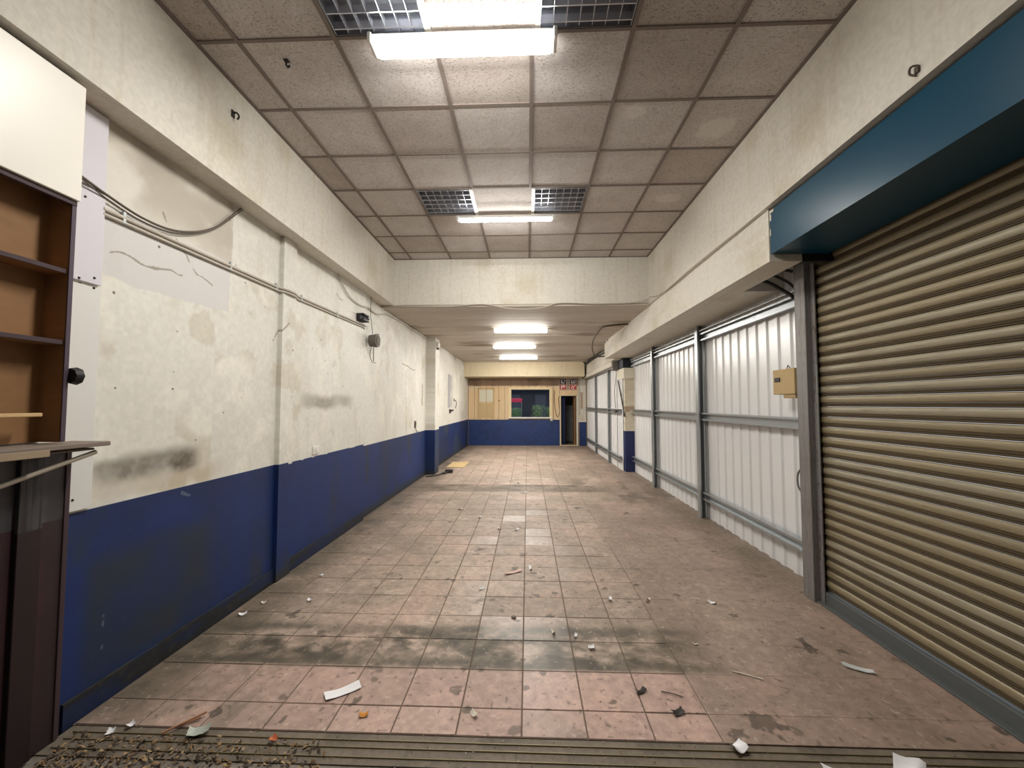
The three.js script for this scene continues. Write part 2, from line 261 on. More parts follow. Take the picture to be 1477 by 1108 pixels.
// ------------------------------------------------------------------ floor
const floor = struct('floor', boxGeo(-2.35, 2.6, -0.12, -0.004, ZB - 0.1, -1.965), M.grout, 'reddish square tile floor, grimy, with black dirt bands', 'floor');
{
  const list = [];
  for (let i = -8; i < 9; i++) for (let j = 0; j < 46; j++) {
    let x0 = -0.03 + i * 0.3, x1 = x0 + 0.3, z1 = -1.84 - j * 0.3, z0 = z1 - 0.3;
    x0 = Math.max(x0, XL + 0.004); x1 = Math.min(x1, XR + 0.06); z1 = Math.min(z1, -1.965); z0 = Math.max(z0, ZB + 0.004);
    if (x1 - x0 < 0.03 || z1 - z0 < 0.03) continue;
    const zc = (z0 + z1) / 2, xc = (x0 + x1) / 2; list.push([x0, x1, z0, z1, (x1 - x0) * (z1 - z0) / (zc * zc * zc) * -1, xc, zc, i, j]);
  }
  const tileGeo = (x0, x1, z0, z1, i, j) => {
    const dirty = x0 > 0.86, g = dirty ? 0.0005 : 0.0034, h = 0.0 + (hash(i, j, 9) - 0.5) * (dirty ? 0.0006 : 0.0022), b = dirty ? 0.0008 : 0.0018;
    const a = [[x0 + g + b, z1 - g - b], [x1 - g - b, z1 - g - b], [x1 - g - b, z0 + g + b], [x0 + g + b, z0 + g + b]], o = [[x0 + g, z1 - g], [x1 - g, z1 - g], [x1 - g, z0 + g], [x0 + g, z0 + g]];
    const P = [], I = [0, 1, 2, 0, 2, 3]; a.forEach(p => P.push(p[0], h, p[1])); o.forEach(p => P.push(p[0], h - b, p[1])); o.forEach(p => P.push(p[0], -0.02, p[1]));
    for (let k = 0; k < 4; k++) { const n = (k + 1) % 4; I.push(4 + k, 4 + n, n, 4 + k, n, k, 8 + k, 8 + n, 4 + n, 8 + k, 4 + n, 4 + k); }
    const q = new THREE.BufferGeometry(); q.setAttribute('position', new THREE.Float32BufferAttribute(P, 3)); q.setIndex(I);
    const U = []; for (let k = 0; k < P.length; k += 3) U.push((P[k] + 2.3) / 4.8, floorV(P[k + 2])); q.setAttribute('uv', new THREE.Float32BufferAttribute(U, 2));
    const r = q.toNonIndexed(); r.computeVertexNormals(); return r;
  };
  list.sort((a, b) => b[4] - a[4]);
  const rest = [];
  list.forEach((t, k) => { const shiny = hash(t[7], t[8], 91) > 0.80, g = tileGeo(t[0], t[1], t[2], t[3], t[7], t[8]); if (k < 300) add('floor_tile', g, shiny ? M.tileShine : M.tile, floor); else rest.push(g); });
  const r = add('floor_tile', rest, M.tile, floor); r.userData.kind = 'stuff'; r.userData.label = 'farther floor tiles';
}
struct('floor', boxGeo(-3.2, 3.4, -0.14, -0.012, -1.80, 3.4), M.concrete, 'bare concrete apron in front of the door tracks', 'floor');
{
  const t = thing('door_track', 'three brass door rails set in a dark strip across the entrance', 'door track', [0, 0, 0]);
  add('strip', boxGeo(-2.13, 2.30, -0.06, -0.006, -1.963, -1.80), M.track, t);
  for (const z of [-1.925, -1.885, -1.835]) add('rail', rbox(4.30, 0.010, 0.0045, 0.0015, 0.06, -0.005, z), M.railBrass, t);
}

// ------------------------------------------------------------------ left wall
const wallUV = (g, far) => { const p = g.attributes.position, u = g.attributes.uv; for (let k = 0; k < p.count; k++) u.setXY(k, far ? (-3.7 - p.getZ(k)) / 11.65 : (0.6 - p.getZ(k)) / 4.35, p.getY(k) / 3); return g; };
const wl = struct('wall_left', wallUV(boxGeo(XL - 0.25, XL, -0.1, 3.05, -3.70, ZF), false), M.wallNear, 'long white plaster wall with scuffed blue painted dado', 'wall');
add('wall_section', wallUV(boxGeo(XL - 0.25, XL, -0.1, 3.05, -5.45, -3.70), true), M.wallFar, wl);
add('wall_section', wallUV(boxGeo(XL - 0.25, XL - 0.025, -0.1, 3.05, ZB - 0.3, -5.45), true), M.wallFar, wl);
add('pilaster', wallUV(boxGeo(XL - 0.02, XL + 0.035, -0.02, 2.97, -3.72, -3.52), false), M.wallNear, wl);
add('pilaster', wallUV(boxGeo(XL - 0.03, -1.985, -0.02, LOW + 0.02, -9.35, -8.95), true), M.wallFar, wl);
M.skirt = mat({ map: (() => tex(1024, 64, (u, v) => { const z = -u * 6, n = fbm(z * 3, v * 2, 507, 4), m = fbm(z * 20, v * 6, 509, 3); let c = mix3([8, 28, 66], [26, 29, 34], step(0.42, 0.62, n)); return mix3(c, [86, 78, 62], v > 0.93 ? 0.55 * m : 0.25 * step(0.6, 0.7, m)); }, true, true))(), roughness: 0.6 });
{ const g = boxGeo(XL - 0.01, XL + 0.013, -0.01, 0.115, -5.45, -1.92), p = g.attributes.position, u = g.attributes.uv; for (let k = 0; k < p.count; k++) u.setXY(k, -p.getZ(k) / 6, clamp(p.getY(k) / 0.115, 0.01, 0.99));
  struct('baseboard_left', g, M.skirt, 'low blue painted skirting at the foot of the left wall', 'skirting'); }
// pale board strip nailed to the wall beside the cupboard
{
  const t = thing('wall_batten', 'pale lilac white board strip nailed upright beside the cupboard', 'board', [XL, 0, -1.93]);
  add('board', rbox(0.018, 0.86, 0.135, 0.003, 0.010, 2.52, 0), mat({ color: 0xd2cfd6, roughness: 0.6 }), t);
  add('board', rbox(0.018, 1.08, 0.135, 0.003, 0.010, 1.535, 0), mat({ color: 0xd9d8d4, roughness: 0.6 }), t);
  for (const [y, z] of [[2.50, 0.03], [2.56, -0.02], [2.10, 0.04], [2.07, -0.03], [2.12, -0.03], [1.05, 0.02]]) add('nail_head', new THREE.SphereGeometry(0.006, 8, 6).translate(0.019, y, z), M.cableDark, t);
}

// ------------------------------------------------------------------ beams
struct('trim_1', boxGeo(-2.45, -1.98, 2.965, 3.95, -6.09, ZF), M.plaster, 'cream plaster beam running above the left wall', 'beam');
struct('trim_2', boxGeo(-2.45, 2.6, LOW + 0.035, 3.95, -6.45, -6.09), M.plaster, 'cream plaster cross beam where the ceiling steps down', 'beam');
struct('trim_3', boxGeo(1.755, 2.6, 2.945, 3.95, -6.09, ZF), M.plaster, 'cream plaster beam above the teal shutter box', 'beam');
{
  // lower right beam: a notch is cut out of its soffit beside the gate post
  const poly = [[1.785, -9.75], [2.6, -9.75], [2.6, -3.95], [2.02, -3.95], [2.02, -3.115], [1.785, -3.115]];
  struct('trim_4', sweep(poly, 'y', 2.55, 2.945), M.plaster, 'cream lower beam between the teal shutter box and the far pillar', 'beam');
  struct('trim_5', boxGeo(2.0, 2.6, 2.53, 3.1, ZB - 0.1, -9.75), M.plaster, 'set back cream beam above the rolled shutter housing', 'beam');
  const s = new THREE.Shape(); s.moveTo(-2.2, 2.44); s.lineTo(1.93, 2.44); s.lineTo(1.93, 2.82); s.quadraticCurveTo(1.92, 2.93, 1.80, 2.95); s.lineTo(-2.2, 2.95); s.closePath();
  struct('trim_6', new THREE.ExtrudeGeometry(s, { depth: 0.95, bevelEnabled: false }).translate(0, 0, -15.2), M.plasterYellow, 'yellowed beam with a rounded end in front of the far wall', 'beam');
}

// ------------------------------------------------------------------ grid ceiling
struct('ceiling', boxGeo(-2.45, 2.6, 3.95, 4.15, -6.45, ZF), M.slab, 'concrete slab above the tile ceiling', 'ceiling');
const ceil = struct('ceiling', boxGeo(-1.98, 1.755, CEIL + 0.16, CEIL + 0.17, -6.09, ZF), M.slab, 'suspended ceiling of stained mineral fibre tiles in a dark grid', 'ceiling');
{
  const X = [-1.98, -1.715, -1.13, -0.55, 0.03, 0.61, 1.19, 1.755], Z = [0.6, 0.575]; for (let k = 1; k <= 11; k++) Z.push(0.575 - 0.58 * k); Z.push(-6.09);
  const tro = (i, j) => i >= 2 && i <= 4 && ((Z[j] < -1.7 && Z[j] > -1.8) || (Z[j] < -4.0 && Z[j] > -4.1));
  const bg = {};
  for (let i = 0; i < 7; i++) for (let j = 0; j < Z.length - 1; j++) {
    if (tro(i, j)) continue;
    const x0 = X[i], x1 = X[i + 1], z1 = Z[j], z0 = Z[j + 1]; if (z1 - z0 < 0.05) continue;
    const g = boxGeo(x0 + 0.004, x1 - 0.004, CEIL + hash(i, j, 3) * 0.004, CEIL + 0.016, z0 + 0.004, z1 - 0.004), p = g.attributes.position, u = g.attributes.uv;
    const fl = hash(i, j, 4) > 0.5 ? -1 : 1; for (let k = 0; k < p.count; k++) u.setXY(k, fl * (p.getX(k) - x1) / 0.585, (p.getZ(k) - z0) / 0.585);
    let m = boards[Math.floor(hash(i, j, 7) * 3)];
    if (i === 5 && Math.abs(z1 + 2.905) < 0.02) m = patched[0]; if (i === 6 && Math.abs(z1 + 2.905) < 0.02) m = patched[1]; if (i === 6 && Math.abs(z1 + 4.065) < 0.02) m = patched[2];
    if (patched.includes(m)) for (let k = 0; k < p.count; k++) u.setXY(k, (p.getX(k) - x0) / 0.585, (p.getZ(k) - z0) / 0.585);
    add('ceiling_tile', g, m, ceil);
  }
  const W = 0.013;
  for (let i = 1; i < 7; i++) {
    if (i === 3 || i === 4) { for (const [a, b] of [[ZF, -1.745], [-2.325, -4.065], [-4.645, -6.09]]) add('ceiling_tee', boxGeo(X[i] - W, X[i] + W, CEIL - 0.006, CEIL + 0.001, b, a), M.tee, ceil); }
    else add('ceiling_tee', boxGeo(X[i] - W, X[i] + W, CEIL - 0.006, CEIL + 0.001, -6.09, ZF), M.tee, ceil);
  }
  for (let j = 1; j < Z.length - 1; j++) for (let i = 0; i < 7; i++) add('cross_tee', boxGeo(X[i] + (i ? W : 0), X[i + 1] - (i < 6 ? W : 0), CEIL - 0.005, CEIL + 0.001, Z[j] - 0.011, Z[j] + 0.011), M.tee, ceil);
  add('wall_angle', boxGeo(-1.98, -1.955, CEIL - 0.006, CEIL + 0.001, -6.09, ZF), M.tee, ceil); add('wall_angle', boxGeo(1.73, 1.755, CEIL - 0.006, CEIL + 0.001, -6.09, ZF), M.tee, ceil);
  add('wall_angle', boxGeo(-1.955, 1.73, CEIL - 0.006, CEIL + 0.001, -6.09, -6.072), M.tee, ceil);
}
function troffer(zf, label) {   // zf: edge nearer the entrance
  const zb = zf - 0.58, t = thing('louvred_panel', label, 'light panel', [0, CEIL, (zf + zb) / 2], 'louvred ceiling panels'), h = 0.29;
  const tray = (x0, x1) => [boxGeo(x0, x1, 0.11, 0.12, -h + 0.012, h - 0.012), boxGeo(x0, x0 + 0.004, 0.0, 0.12, -h + 0.012, h - 0.012), boxGeo(x1 - 0.004, x1, 0.0, 0.12, -h + 0.012, h - 0.012), boxGeo(x0, x1, 0.0, 0.12, -h + 0.012, -h + 0.016), boxGeo(x0, x1, 0.0, 0.12, h - 0.016, h - 0.012)];
  for (const [x0, x1] of [[-1.112, -0.585], [0.075, 0.592]]) {
    add('reflector', tray(x0, x1), M.mirrorTray, t);
    for (let k = 0; k < 6; k++) { const z = -h + 0.05 + k * 0.096; add('louvre_blade', boxGeo(x0 + 0.004, x1 - 0.004, 0.004, 0.05, z - 0.003, z + 0.003), M.louvre, t); }
    for (let k = 1; k < 7; k++) { const x = x0 + (x1 - x0) * k / 7; add('louvre_blade', boxGeo(x - 0.0015, x + 0.0015, 0.006, 0.046, -h + 0.02, h - 0.02), M.louvre, t); }
  }
  for (const [x0, x1] of [[-0.585, -0.548], [0.045, 0.075]]) add('frame', rbox(x1 - x0, 0.03, 0.57, 0.004, (x0 + x1) / 2, 0.0, 0), M.whitePaint, t);
  const g = boxGeo(-0.548, 0.045, -0.004, 0.014, -h + 0.006, h - 0.006), u = g.attributes.uv, p = g.attributes.position; for (let k = 0; k < p.count; k++) u.setXY(k, (p.getX(k) + 0.55) / 0.595, (p.getZ(k) + h) / 0.58);
  add('center_tile', g, boards[0], t); add('center_back', boxGeo(-0.585, 0.075, 0.02, 0.12, -h + 0.02, h - 0.02), M.slab, t);
  return t;
}
troffer(-1.745, 'louvred metal ceiling panel above the foremost twin tube lamp'); troffer(-4.065, 'louvred metal ceiling panel above the single tube lamp');
// hole knocked in one board and a hook on the beam
tag(add('wall_hook', [tube([[-1.978, 3.46, -2.66], [-1.95, 3.455, -2.66], [-1.935, 3.43, -2.66], [-1.945, 3.41, -2.66]], 0.006, 12, 6), rbox(0.006, 0.05, 0.03, 0.002, -1.976, 3.45, -2.66)], M.cableDark), 'small black hook screwed high on the left beam', 'hook');

tag(add('ceiling_hook', [tube([[-1.505, 3.648, -2.471], [-1.505, 3.62, -2.471], [-1.493, 3.605, -2.471], [-1.481, 3.615, -2.471]], 0.006, 12, 6), rbox(0.03, 0.006, 0.03, 0.002, -1.505, 3.646, -2.471)], M.cableDark), 'small black hook sticking out of a ceiling tile', 'hook');

// ------------------------------------------------------------------ lower plank ceiling
const lowTex = tex(1024, 1024, (u, v) => { const x = -2.3 + u * 4.8, z = -6.1 - v * 9.3, n = fbm(x * 0.7, z * 1.6, 601, 5), s = fbm(x * 0.9, z * 7, 605, 4), k = hash(Math.floor(z / 0.118), 3, 8); let c = mix3([196, 188, 176], [176, 166, 152], n); c = mix3(c, [210, 202, 190], 0.4 * k); c = mix3(c, [124, 110, 96], 0.75 * step(0.52, 0.74, fbm(x * 0.8 + 4, z * 2.2, 611, 5)) * clamp(2 * s - 0.3)); return c; }, true, false);
M.plank = mat({ map: lowTex, roughness: 0.75 });
const low = struct('ceiling', boxGeo(-2.45, 2.6, LOW + 0.02, LOW + 0.2, ZB - 0.2, -6.45), M.slab, 'lower ceiling of narrow sooty painted planks behind the cross beam', 'ceiling');
for (let k = 0; k < 78; k++) {
  const z1 = -6.092 - k * 0.118, z0 = z1 - 0.112, dy = hash(k, 1, 2) * 0.004; const g = boxGeo(XL - 0.02, k < 31 ? 1.785 : 2.0, LOW + dy, LOW + 0.03, z0, z1), p = g.attributes.position, u = g.attributes.uv;
  for (let q = 0; q < p.count; q++) u.setXY(q, (p.getX(q) + 2.3) / 4.8, (-6.1 - p.getZ(q)) / 9.3); add('plank', g, M.plank, low);
}

// ------------------------------------------------------------------ far wall
const boardMap = tex(512, 1024, (u, v) => { const y = v * 3, x = u * 4.4, n = fbm(x * 6, y * 0.9, 701, 4), m = fbm(x * 1.2, y * 1.2, 705, 4); let c = mix3([228, 200, 160], [212, 184, 144], n); c = mix3(c, [222, 208, 178], 0.7 * step(0.4, 0.65, m)); const up = step(2.13, 2.19, y + 0.03 * (n - 0.5)); c = mix3(c, mix3([172, 146, 124], [140, 116, 100], n), up * 0.9); c = mix3(c, [110, 92, 78], up * 0.5 * step(0.5, 0.7, m)); return c; }, true, false);
M.board = mat({ map: boardMap, roughness: 0.75 });
const dadoTex = tex(512, 256, (u, v) => { const n = fbm(u * 9, v * 2, 711, 4), m = fbm(u * 30, v * 8, 715, 3); return mix3(mix3([14, 46, 100], [22, 52, 106], n), [14, 36, 80], 0.6 * step(0.5, 0.7, m)); }, true, false);
M.farDado = mat({ map: dadoTex, roughness: 0.55 });
const wb = struct('wall_back', [boxGeo(-2.4, 1.17, -0.1, 0.93, ZB - 0.12, ZB), boxGeo(-2.4, -0.60, 0.93, 3.1, ZB - 0.12, ZB - 0.012), boxGeo(0.80, 1.17, 0.93, 3.1, ZB - 0.12, ZB - 0.012), boxGeo(-0.6, 0.8, 0.93, 1.0, ZB - 0.12, ZB - 0.012), boxGeo(-0.6, 0.8, 2.05, 3.1, ZB - 0.12, ZB - 0.012), boxGeo(1.17, 1.80, 1.82, 3.1, ZB - 0.12, ZB - 0.012), boxGeo(1.80, 2.6, -0.1, 3.1, ZB - 0.12, ZB)], mat({ color: 0x8c7658, roughness: 0.85 }), 'end wall of cream boards over a blue dado', 'wall');
const bUV = g => { const p = g.attributes.position, u = g.attributes.uv; for (let k = 0; k < p.count; k++) u.setXY(k, (p.getX(k) + 2.2) / 4.4, p.getY(k) / 3); return g; };
const dUV = g => { const p = g.attributes.position, u = g.attributes.uv; for (let k = 0; k < p.count; k++) u.setXY(k, (p.getX(k) + 2.2) / 4.4, p.getY(k) / 0.95); return g; };
for (let k = 0; k < 15; k++) {
  const x0 = -2.16 + k * 0.222, x1 = x0 + 0.208, pr = hash(k, 5, 6) * 0.006;
  const put = (a, b, y0, y1) => { if (b - a > 0.02) add('plank', bUV(boxGeo(a, b, y0, y1, ZB - 0.012, ZB + pr)), M.board, wb); };
  put(x0, x1, 2.09, 2.46); if (x0 < -0.72) put(x0, Math.min(x1, -0.70), 0.935, 2.084); else if (x1 > 0.92) put(Math.max(x0, 0.90), Math.min(x1, 1.155), 0.935, 2.084);
}
for (const [a, b] of [[-2.16, -0.717], [-0.717, 0.252], [0.252, 1.16]]) add('dado_panel', dUV(boxGeo(a, b, 0, 0.93, ZB - 0.01, ZB + 0.008)), M.farDado, wb);
add('dado_panel', dUV(boxGeo(1.87, 2.11, 0, 0.85, ZB - 0.01, ZB + 0.03)), M.farDado, wb);
for (let k = 0; k < 3; k++) add('plank', bUV(boxGeo(1.172 + k * 0.22, 1.384 + k * 0.22, 1.855, 2.46, ZB - 0.012, ZB + 0.003)), M.board, wb);
add('pier', boxGeo(1.832, 2.11, 0.85, 2.5, ZB - 0.01, ZB + 0.028), M.plaster, wb);
{ // mirrored office window
  const t = thing('window_1', 'dark mirrored office window in a cream frame', 'window', [0.1, 1.525, ZB], null, 'structure'), f = mat({ color: 0xe2cfa4, roughness: 0.6 });
  add('frame', rbox(1.60, 0.07, 0.06, 0.006, 0, 0.54, 0.02), f, t); add('frame', rbox(1.60, 0.045, 0.09, 0.006, 0, -0.525, 0.03), M.whitePaint, t);
  add('frame', rbox(0.10, 1.04, 0.06, 0.006, -0.745, 0, 0.02), f, t); add('frame', rbox(0.10, 1.04, 0.06, 0.006, 0.745, 0, 0.02), f, t);
  const g = add('pane', boxGeo(-0.70, 0.70, -0.505, 0.51, -0.03, -0.022), mat({ color: 0xd6d8e2, metalness: 1, roughness: 0.02 }), t); g.userData.label = 'dark mirror glass reflecting the street';
}
{ // boarded hatch left of the window
  const t = thing('wall_hatch', 'closed cream hatch with two pale panes beside the mirrored window', 'hatch', [-1.44, 1.53, ZB]), f = mat({ color: 0xc4ab7e, roughness: 0.7 }), w = mat({ color: 0xd6d2bd, roughness: 0.5 });
  add('frame', rbox(0.05, 1.12, 0.03, 0.005, -0.36, 0, 0.015), f, t); add('frame', rbox(0.05, 1.12, 0.03, 0.005, 0.21, 0, 0.015), f, t); add('frame', rbox(0.62, 0.045, 0.03, 0.005, -0.075, 0.55, 0.015), f, t);
  for (const x of [-0.205, 0.055]) { add('pane', rbox(0.235, 0.44, 0.012, 0.003, x, 0.27, 0.012), w, t); add('panel', rbox(0.235, 0.54, 0.012, 0.003, x, -0.26, 0.012), f, t); }
  add('latch', rbox(0.05, 0.04, 0.02, 0.006, 0.40, 0.10, 0.02), M.cable, t);
}
{ // doorway, leaf ajar, and the dark back room
  const t = thing('door_1', 'narrow open doorway with a brown door leaf swung inward', 'door', [1.485, 0, ZB], null, 'structure'), f = mat({ color: 0xd8c8a0, roughness: 0.65 });
  add('jamb', rbox(0.045, 1.82, 0.13, 0.006, -0.30, 0.91, -0.04), f, t); add('jamb', rbox(0.06, 1.82, 0.13, 0.006, 0.31, 0.91, -0.04), mat({ color: 0xcfcaba, roughness: 0.65 }), t); add('lintel', rbox(0.66, 0.05, 0.13, 0.006, 0, 1.825, -0.04), f, t);
  add('door_leaf', rbox(0.035, 1.77, 0.56, 0.004, 0.24, 0.895, -0.40), mat({ map: per(plyMap, 0.7, 1.4), roughness: 0.6 }), t); add('door_handle', new THREE.SphereGeometry(0.03, 12, 8).translate(0.20, 0.95, -0.60), M.galv, t);
  add('threshold', rbox(0.6, 0.02, 0.14, 0.004, 0, 0.01, -0.04), f, t);
}
M.roomDark = mat({ color: 0xb4b2aa, roughness: 0.9 });
struct('floor', boxGeo(0.6, 2.6, -0.1, 0, -18.0, ZB - 0.1), M.concrete, 'dim floor of the back room behind the doorway', 'floor');
struct('wall_back', [boxGeo(0.6, 2.6, 0, 3.1, -18.1, -18.0), boxGeo(2.5, 2.6, 0, 3.1, -18, ZB - 0.12), boxGeo(0.5, 0.6, 0, 3.1, -18.1, ZB - 0.12), boxGeo(0.5, 2.6, 3.0, 3.1, -18.1, ZB - 0.12)], M.roomDark, 'unlit back room seen through the doorway', 'wall');
tag(add('partition', [rbox(0.36, 2.0, 0.03, 0.004, 1.22, 1.0, -15.75)], mat({ color: 0x14265c, roughness: 0.6 })), 'dark blue partition just inside the doorway', 'partition');
tag(add('locker', [rbox(0.4, 1.45, 0.4, 0.01, 1.72, 0.725, -17.2), rbox(0.36, 0.62, 0.012, 0.004, 1.72, 1.06, -16.995), rbox(0.36, 0.62, 0.012, 0.004, 1.72, 0.36, -16.995), rbox(0.012, 0.06, 0.02, 0.003, 1.57, 1.0, -16.98)], mat({ color: 0x9a9c9c, roughness: 0.5 })), 'pale grey metal locker standing in the back room', 'locker');

// notice over the door: red, white and black squares with blocky white characters
{
  const cv = document.createElement('canvas'); cv.width = 256; cv.height = 176; const c = cv.getContext('2d');
  c.fillStyle = '#b9a896'; c.fillRect(0, 0, 256, 176); c.fillStyle = '#2c2c3e'; c.fillRect(6, 10, 92, 74); c.fillRect(150, 10, 98, 74); c.fillStyle = '#b23a30'; c.fillRect(6, 92, 92, 72); c.fillRect(150, 92, 98, 72);
  c.fillStyle = '#e6e0dc'; for (const r of [[24, 18, 14, 54], [24, 60, 48, 13], [70, 18, 10, 30], [170, 18, 12, 54], [170, 62, 52, 11], [198, 22, 10, 46], [224, 18, 11, 54], [22, 102, 14, 50], [22, 102, 52, 12], [48, 114, 12, 26], [70, 104, 12, 30]]) c.fillRect(...r);
  c.strokeStyle = '#e6e0dc'; c.lineWidth = 11; c.beginPath(); c.moveTo(178, 100); c.lineTo(204, 128); c.lineTo(238, 98); c.moveTo(204, 128); c.lineTo(204, 160); c.moveTo(166, 130); c.lineTo(188, 152); c.stroke();
  c.fillStyle = '#5b5154'; for (let k = 0; k < 7; k++) { c.fillRect(110, 8 + k * 23, 28, 5); c.fillRect(121, 6 + k * 23, 5, 18); c.fillRect(112, 16 + k * 23, 24, 4); }
  const t = new THREE.CanvasTexture(cv); t.colorSpace = THREE.SRGBColorSpace; const o = add('notice_board', new THREE.BoxGeometry(0.62, 0.43, 0.012), mat({ map: t, roughness: 0.6 })); o.position.set(1.475, 2.215, ZB + 0.016); tag(o, 'red black and white printed notice above the doorway', 'sign');
}
function marksStrip(name, label, pos, w, h, turn, cols, n, cat) {
  const cv = document.createElement('canvas'); cv.width = 32; cv.height = 192; const c = cv.getContext('2d'); c.fillStyle = cols[0]; c.fillRect(0, 0, 32, 192); c.fillStyle = cols[1];
  for (let k = 0; k < n; k++) { const y = 6 + k * (182 / n), q = 182 / n - 6; c.fillRect(7, y, 18, 3); c.fillRect(14, y, 4, q); c.fillRect(6, y + q * 0.5, 20, 3); c.fillRect(9, y + q - 3, 14, 3); }
  const t = new THREE.CanvasTexture(cv); t.colorSpace = THREE.SRGBColorSpace; const o = add(name, new THREE.BoxGeometry(w, h, 0.004), mat({ map: t, roughness: 0.7 })); o.position.set(...pos); o.rotation.y = turn; return tag(o, label, cat);
}
marksStrip('paper_strip', 'narrow strip of dark vertical writing on the left wall before the projecting pillar', [XL - 0.022, 1.68, -8.60], 0.10, 0.46, Math.PI / 2, ['#d9d3c2', '#5a4c44'], 5, 'notice');
marksStrip('paper_strip', 'red and black vertical sticker on the pier beside the doorway', [1.955, 1.62, ZB + 0.031], 0.11, 0.62, 0, ['#c4b8a4', '#7a3a34'], 5, 'notice');
tag(add('notice_sheet', rbox(0.006, 0.92, 0.30, 0.002, XL - 0.022, 1.86, -11.55), mat({ color: 0xa6a6a8, roughness: 0.7 })), 'tall grey notice sheet on the left wall past the pillar', 'notice');
tag(add('wall_bracket', [rbox(0.06, 0.05, 0.34, 0.006, XL + 0.008, 1.32, -11.75), rbox(0.03, 0.12, 0.04, 0.004, XL - 0.01, 1.30, -11.62)], mat({ color: 0x3a2a24, roughness: 0.7 })), 'small dark brown bracket below the grey notice sheet', 'bracket');
tag(add('wall_hook', [tube([[XL - 0.02, 1.62, -12.3], [XL + 0.03, 1.60, -12.3], [XL + 0.05, 1.50, -12.32], [XL + 0.02, 1.38, -12.3]], 0.012, 14, 6), rbox(0.012, 0.09, 0.05, 0.003, XL - 0.018, 1.62, -12.3)], M.cable), 'rusty hook hanging beside the grey notice sheet', 'hook');

// ------------------------------------------------------------------ corrugated sheet wall on the right
const wr = thing('wall_right', 'white corrugated metal sheet wall on a galvanised steel frame', 'wall', [0, 0, 0], null, 'structure');
function corr(z0, z1, x, y0, y1) {   // trapezoid ribs standing out towards the hall
  const f = [], p = 0.19; for (let z = z0; z < z1 - 0.001; z += p) for (const [a, d] of [[0, 0], [0.095, 0], [0.115, -0.015], [0.165, -0.015], [0.185, 0]]) { const q = Math.min(z + a, z1); f.push([x + d, q]); }
  f.push([x, z1]); const u = f.filter((q, k) => !k || q[1] > f[k - 1][1] + 1e-5), back = u.slice().reverse().map(q => [q[0] + 0.004, q[1]]); return sweep([...u, ...back], 'y', y0, y1);
}
const channel = (x, y, z0, z1, h = 0.10, d = 0.055) => { const t = 0.006; return sweep([[x - d, y - h / 2], [x - d, y - h / 2 + 0.018], [x - d + t, y - h / 2 + 0.018], [x - d + t, y - h / 2 + t], [x - t, y - h / 2 + t], [x - t, y + h / 2 - t], [x - d + t, y + h / 2 - t], [x - d + t, y + h / 2 - 0.018], [x - d, y + h / 2 - 0.018], [x - d, y + h / 2], [x, y + h / 2], [x, y - h / 2]], 'z', z0, z1); };
const postC = (x, z, y0, y1, w = 0.085, d = 0.085) => { const t = 0.006, a = x - d, b = x, c = z - w / 2, e = z + w / 2; return sweep([[a, c], [b, c], [b, e], [b - 0.02, e], [b - 0.02, e - t], [b - t, e - t], [b - t, c + t], [a + t, c + t], [a + t, e - t], [a + 0.02, e - t], [a + 0.02, e], [a, e]], 'y', y0, y1); };
{
  const bays = [[-5.68, -3.45], [-7.72, -5.68], [-10.14, -7.72]];
  for (const [a, b] of bays) add('corrugated_sheet', corr(a - 0.06, b, XR + 0.03, 0.0, 2.9), M.sheet, wr);
  for (const z of [-5.72, -7.78]) add('post', postC(XR - 0.005, z, 0, 2.55), M.galv, wr);
  for (const y of [2.39, 1.335, 0.30]) for (const [a, b] of [[-5.67, -3.47], [-7.73, -5.77], [-9.42, -7.83]]) add('rail', channel(XR - 0.004, y, a, b), M.galv, wr);
  for (const [a, b] of [[-5.67, -3.47], [-7.73, -5.77], [-9.42, -7.83]]) add('rail', rbox(0.02, 0.016, b - a, 0.003, XR - 0.06, 2.475, (a + b) / 2), M.galv, wr);
  // beyond the pillar, a little nearer the hall
  for (const [a, b, h] of [[-10.15, -9.60, 2.08], [-10.9, -10.15, 2.52], [-13.0, -10.9, 2.52], [-15.28, -13.0, 2.52]]) add('corrugated_sheet', corr(Math.max(a - 0.05, -15.28), b, 2.15, 0.0, h), M.sheet, wr);
  for (const z of [-10.92, -13.0]) add('post', postC(2.125, z, 0, 2.40, 0.07, 0.06), M.galv, wr);
  for (const y of [1.335, 0.27]) for (const [a, b] of [[-10.88, -9.62], [-12.96, -10.96], [-15.25, -13.04]]) add('rail', channel(2.12, y, a, b), M.galv, wr);
  const fm = mat({ color: 0xd8d2c0, roughness: 0.75 }), tx = tex(64, 512, (u, v) => { const n = fbm(u * 5, v * 30, 811, 4), y = v * 2.4; if (y < 0.9) return mix3([22, 34, 92], [30, 36, 70], n); let c = mix3([214, 206, 186], [196, 186, 164], n); return mix3(c, [140, 110, 86], 0.6 * step(0.5, 0.66, fbm(u * 4, v * 34, 815, 5)) * (y < 1.5 ? 1 : 0.2)); }, true, false);
  const g = boxGeo(2.17, 2.6, 0, 2.09, -9.66, -9.46), p = g.attributes.position, u = g.attributes.uv; for (let k = 0; k < p.count; k++) u.setXY(k, clamp((p.getX(k) - 2.17) / 0.43 * 0.5 + (p.getZ(k) + 9.62) / 0.16 * 0.5, 0.02, 0.98), p.getY(k) / 2.4);
  add('pier', g, mat({ map: tx, roughness: 0.7 }), wr).userData.label = 'narrow pier, cream above and blue below';
  add('pier_cap', boxGeo(2.15, 2.6, 2.07, 2.31, -10.16, -9.44), fm, wr);
}
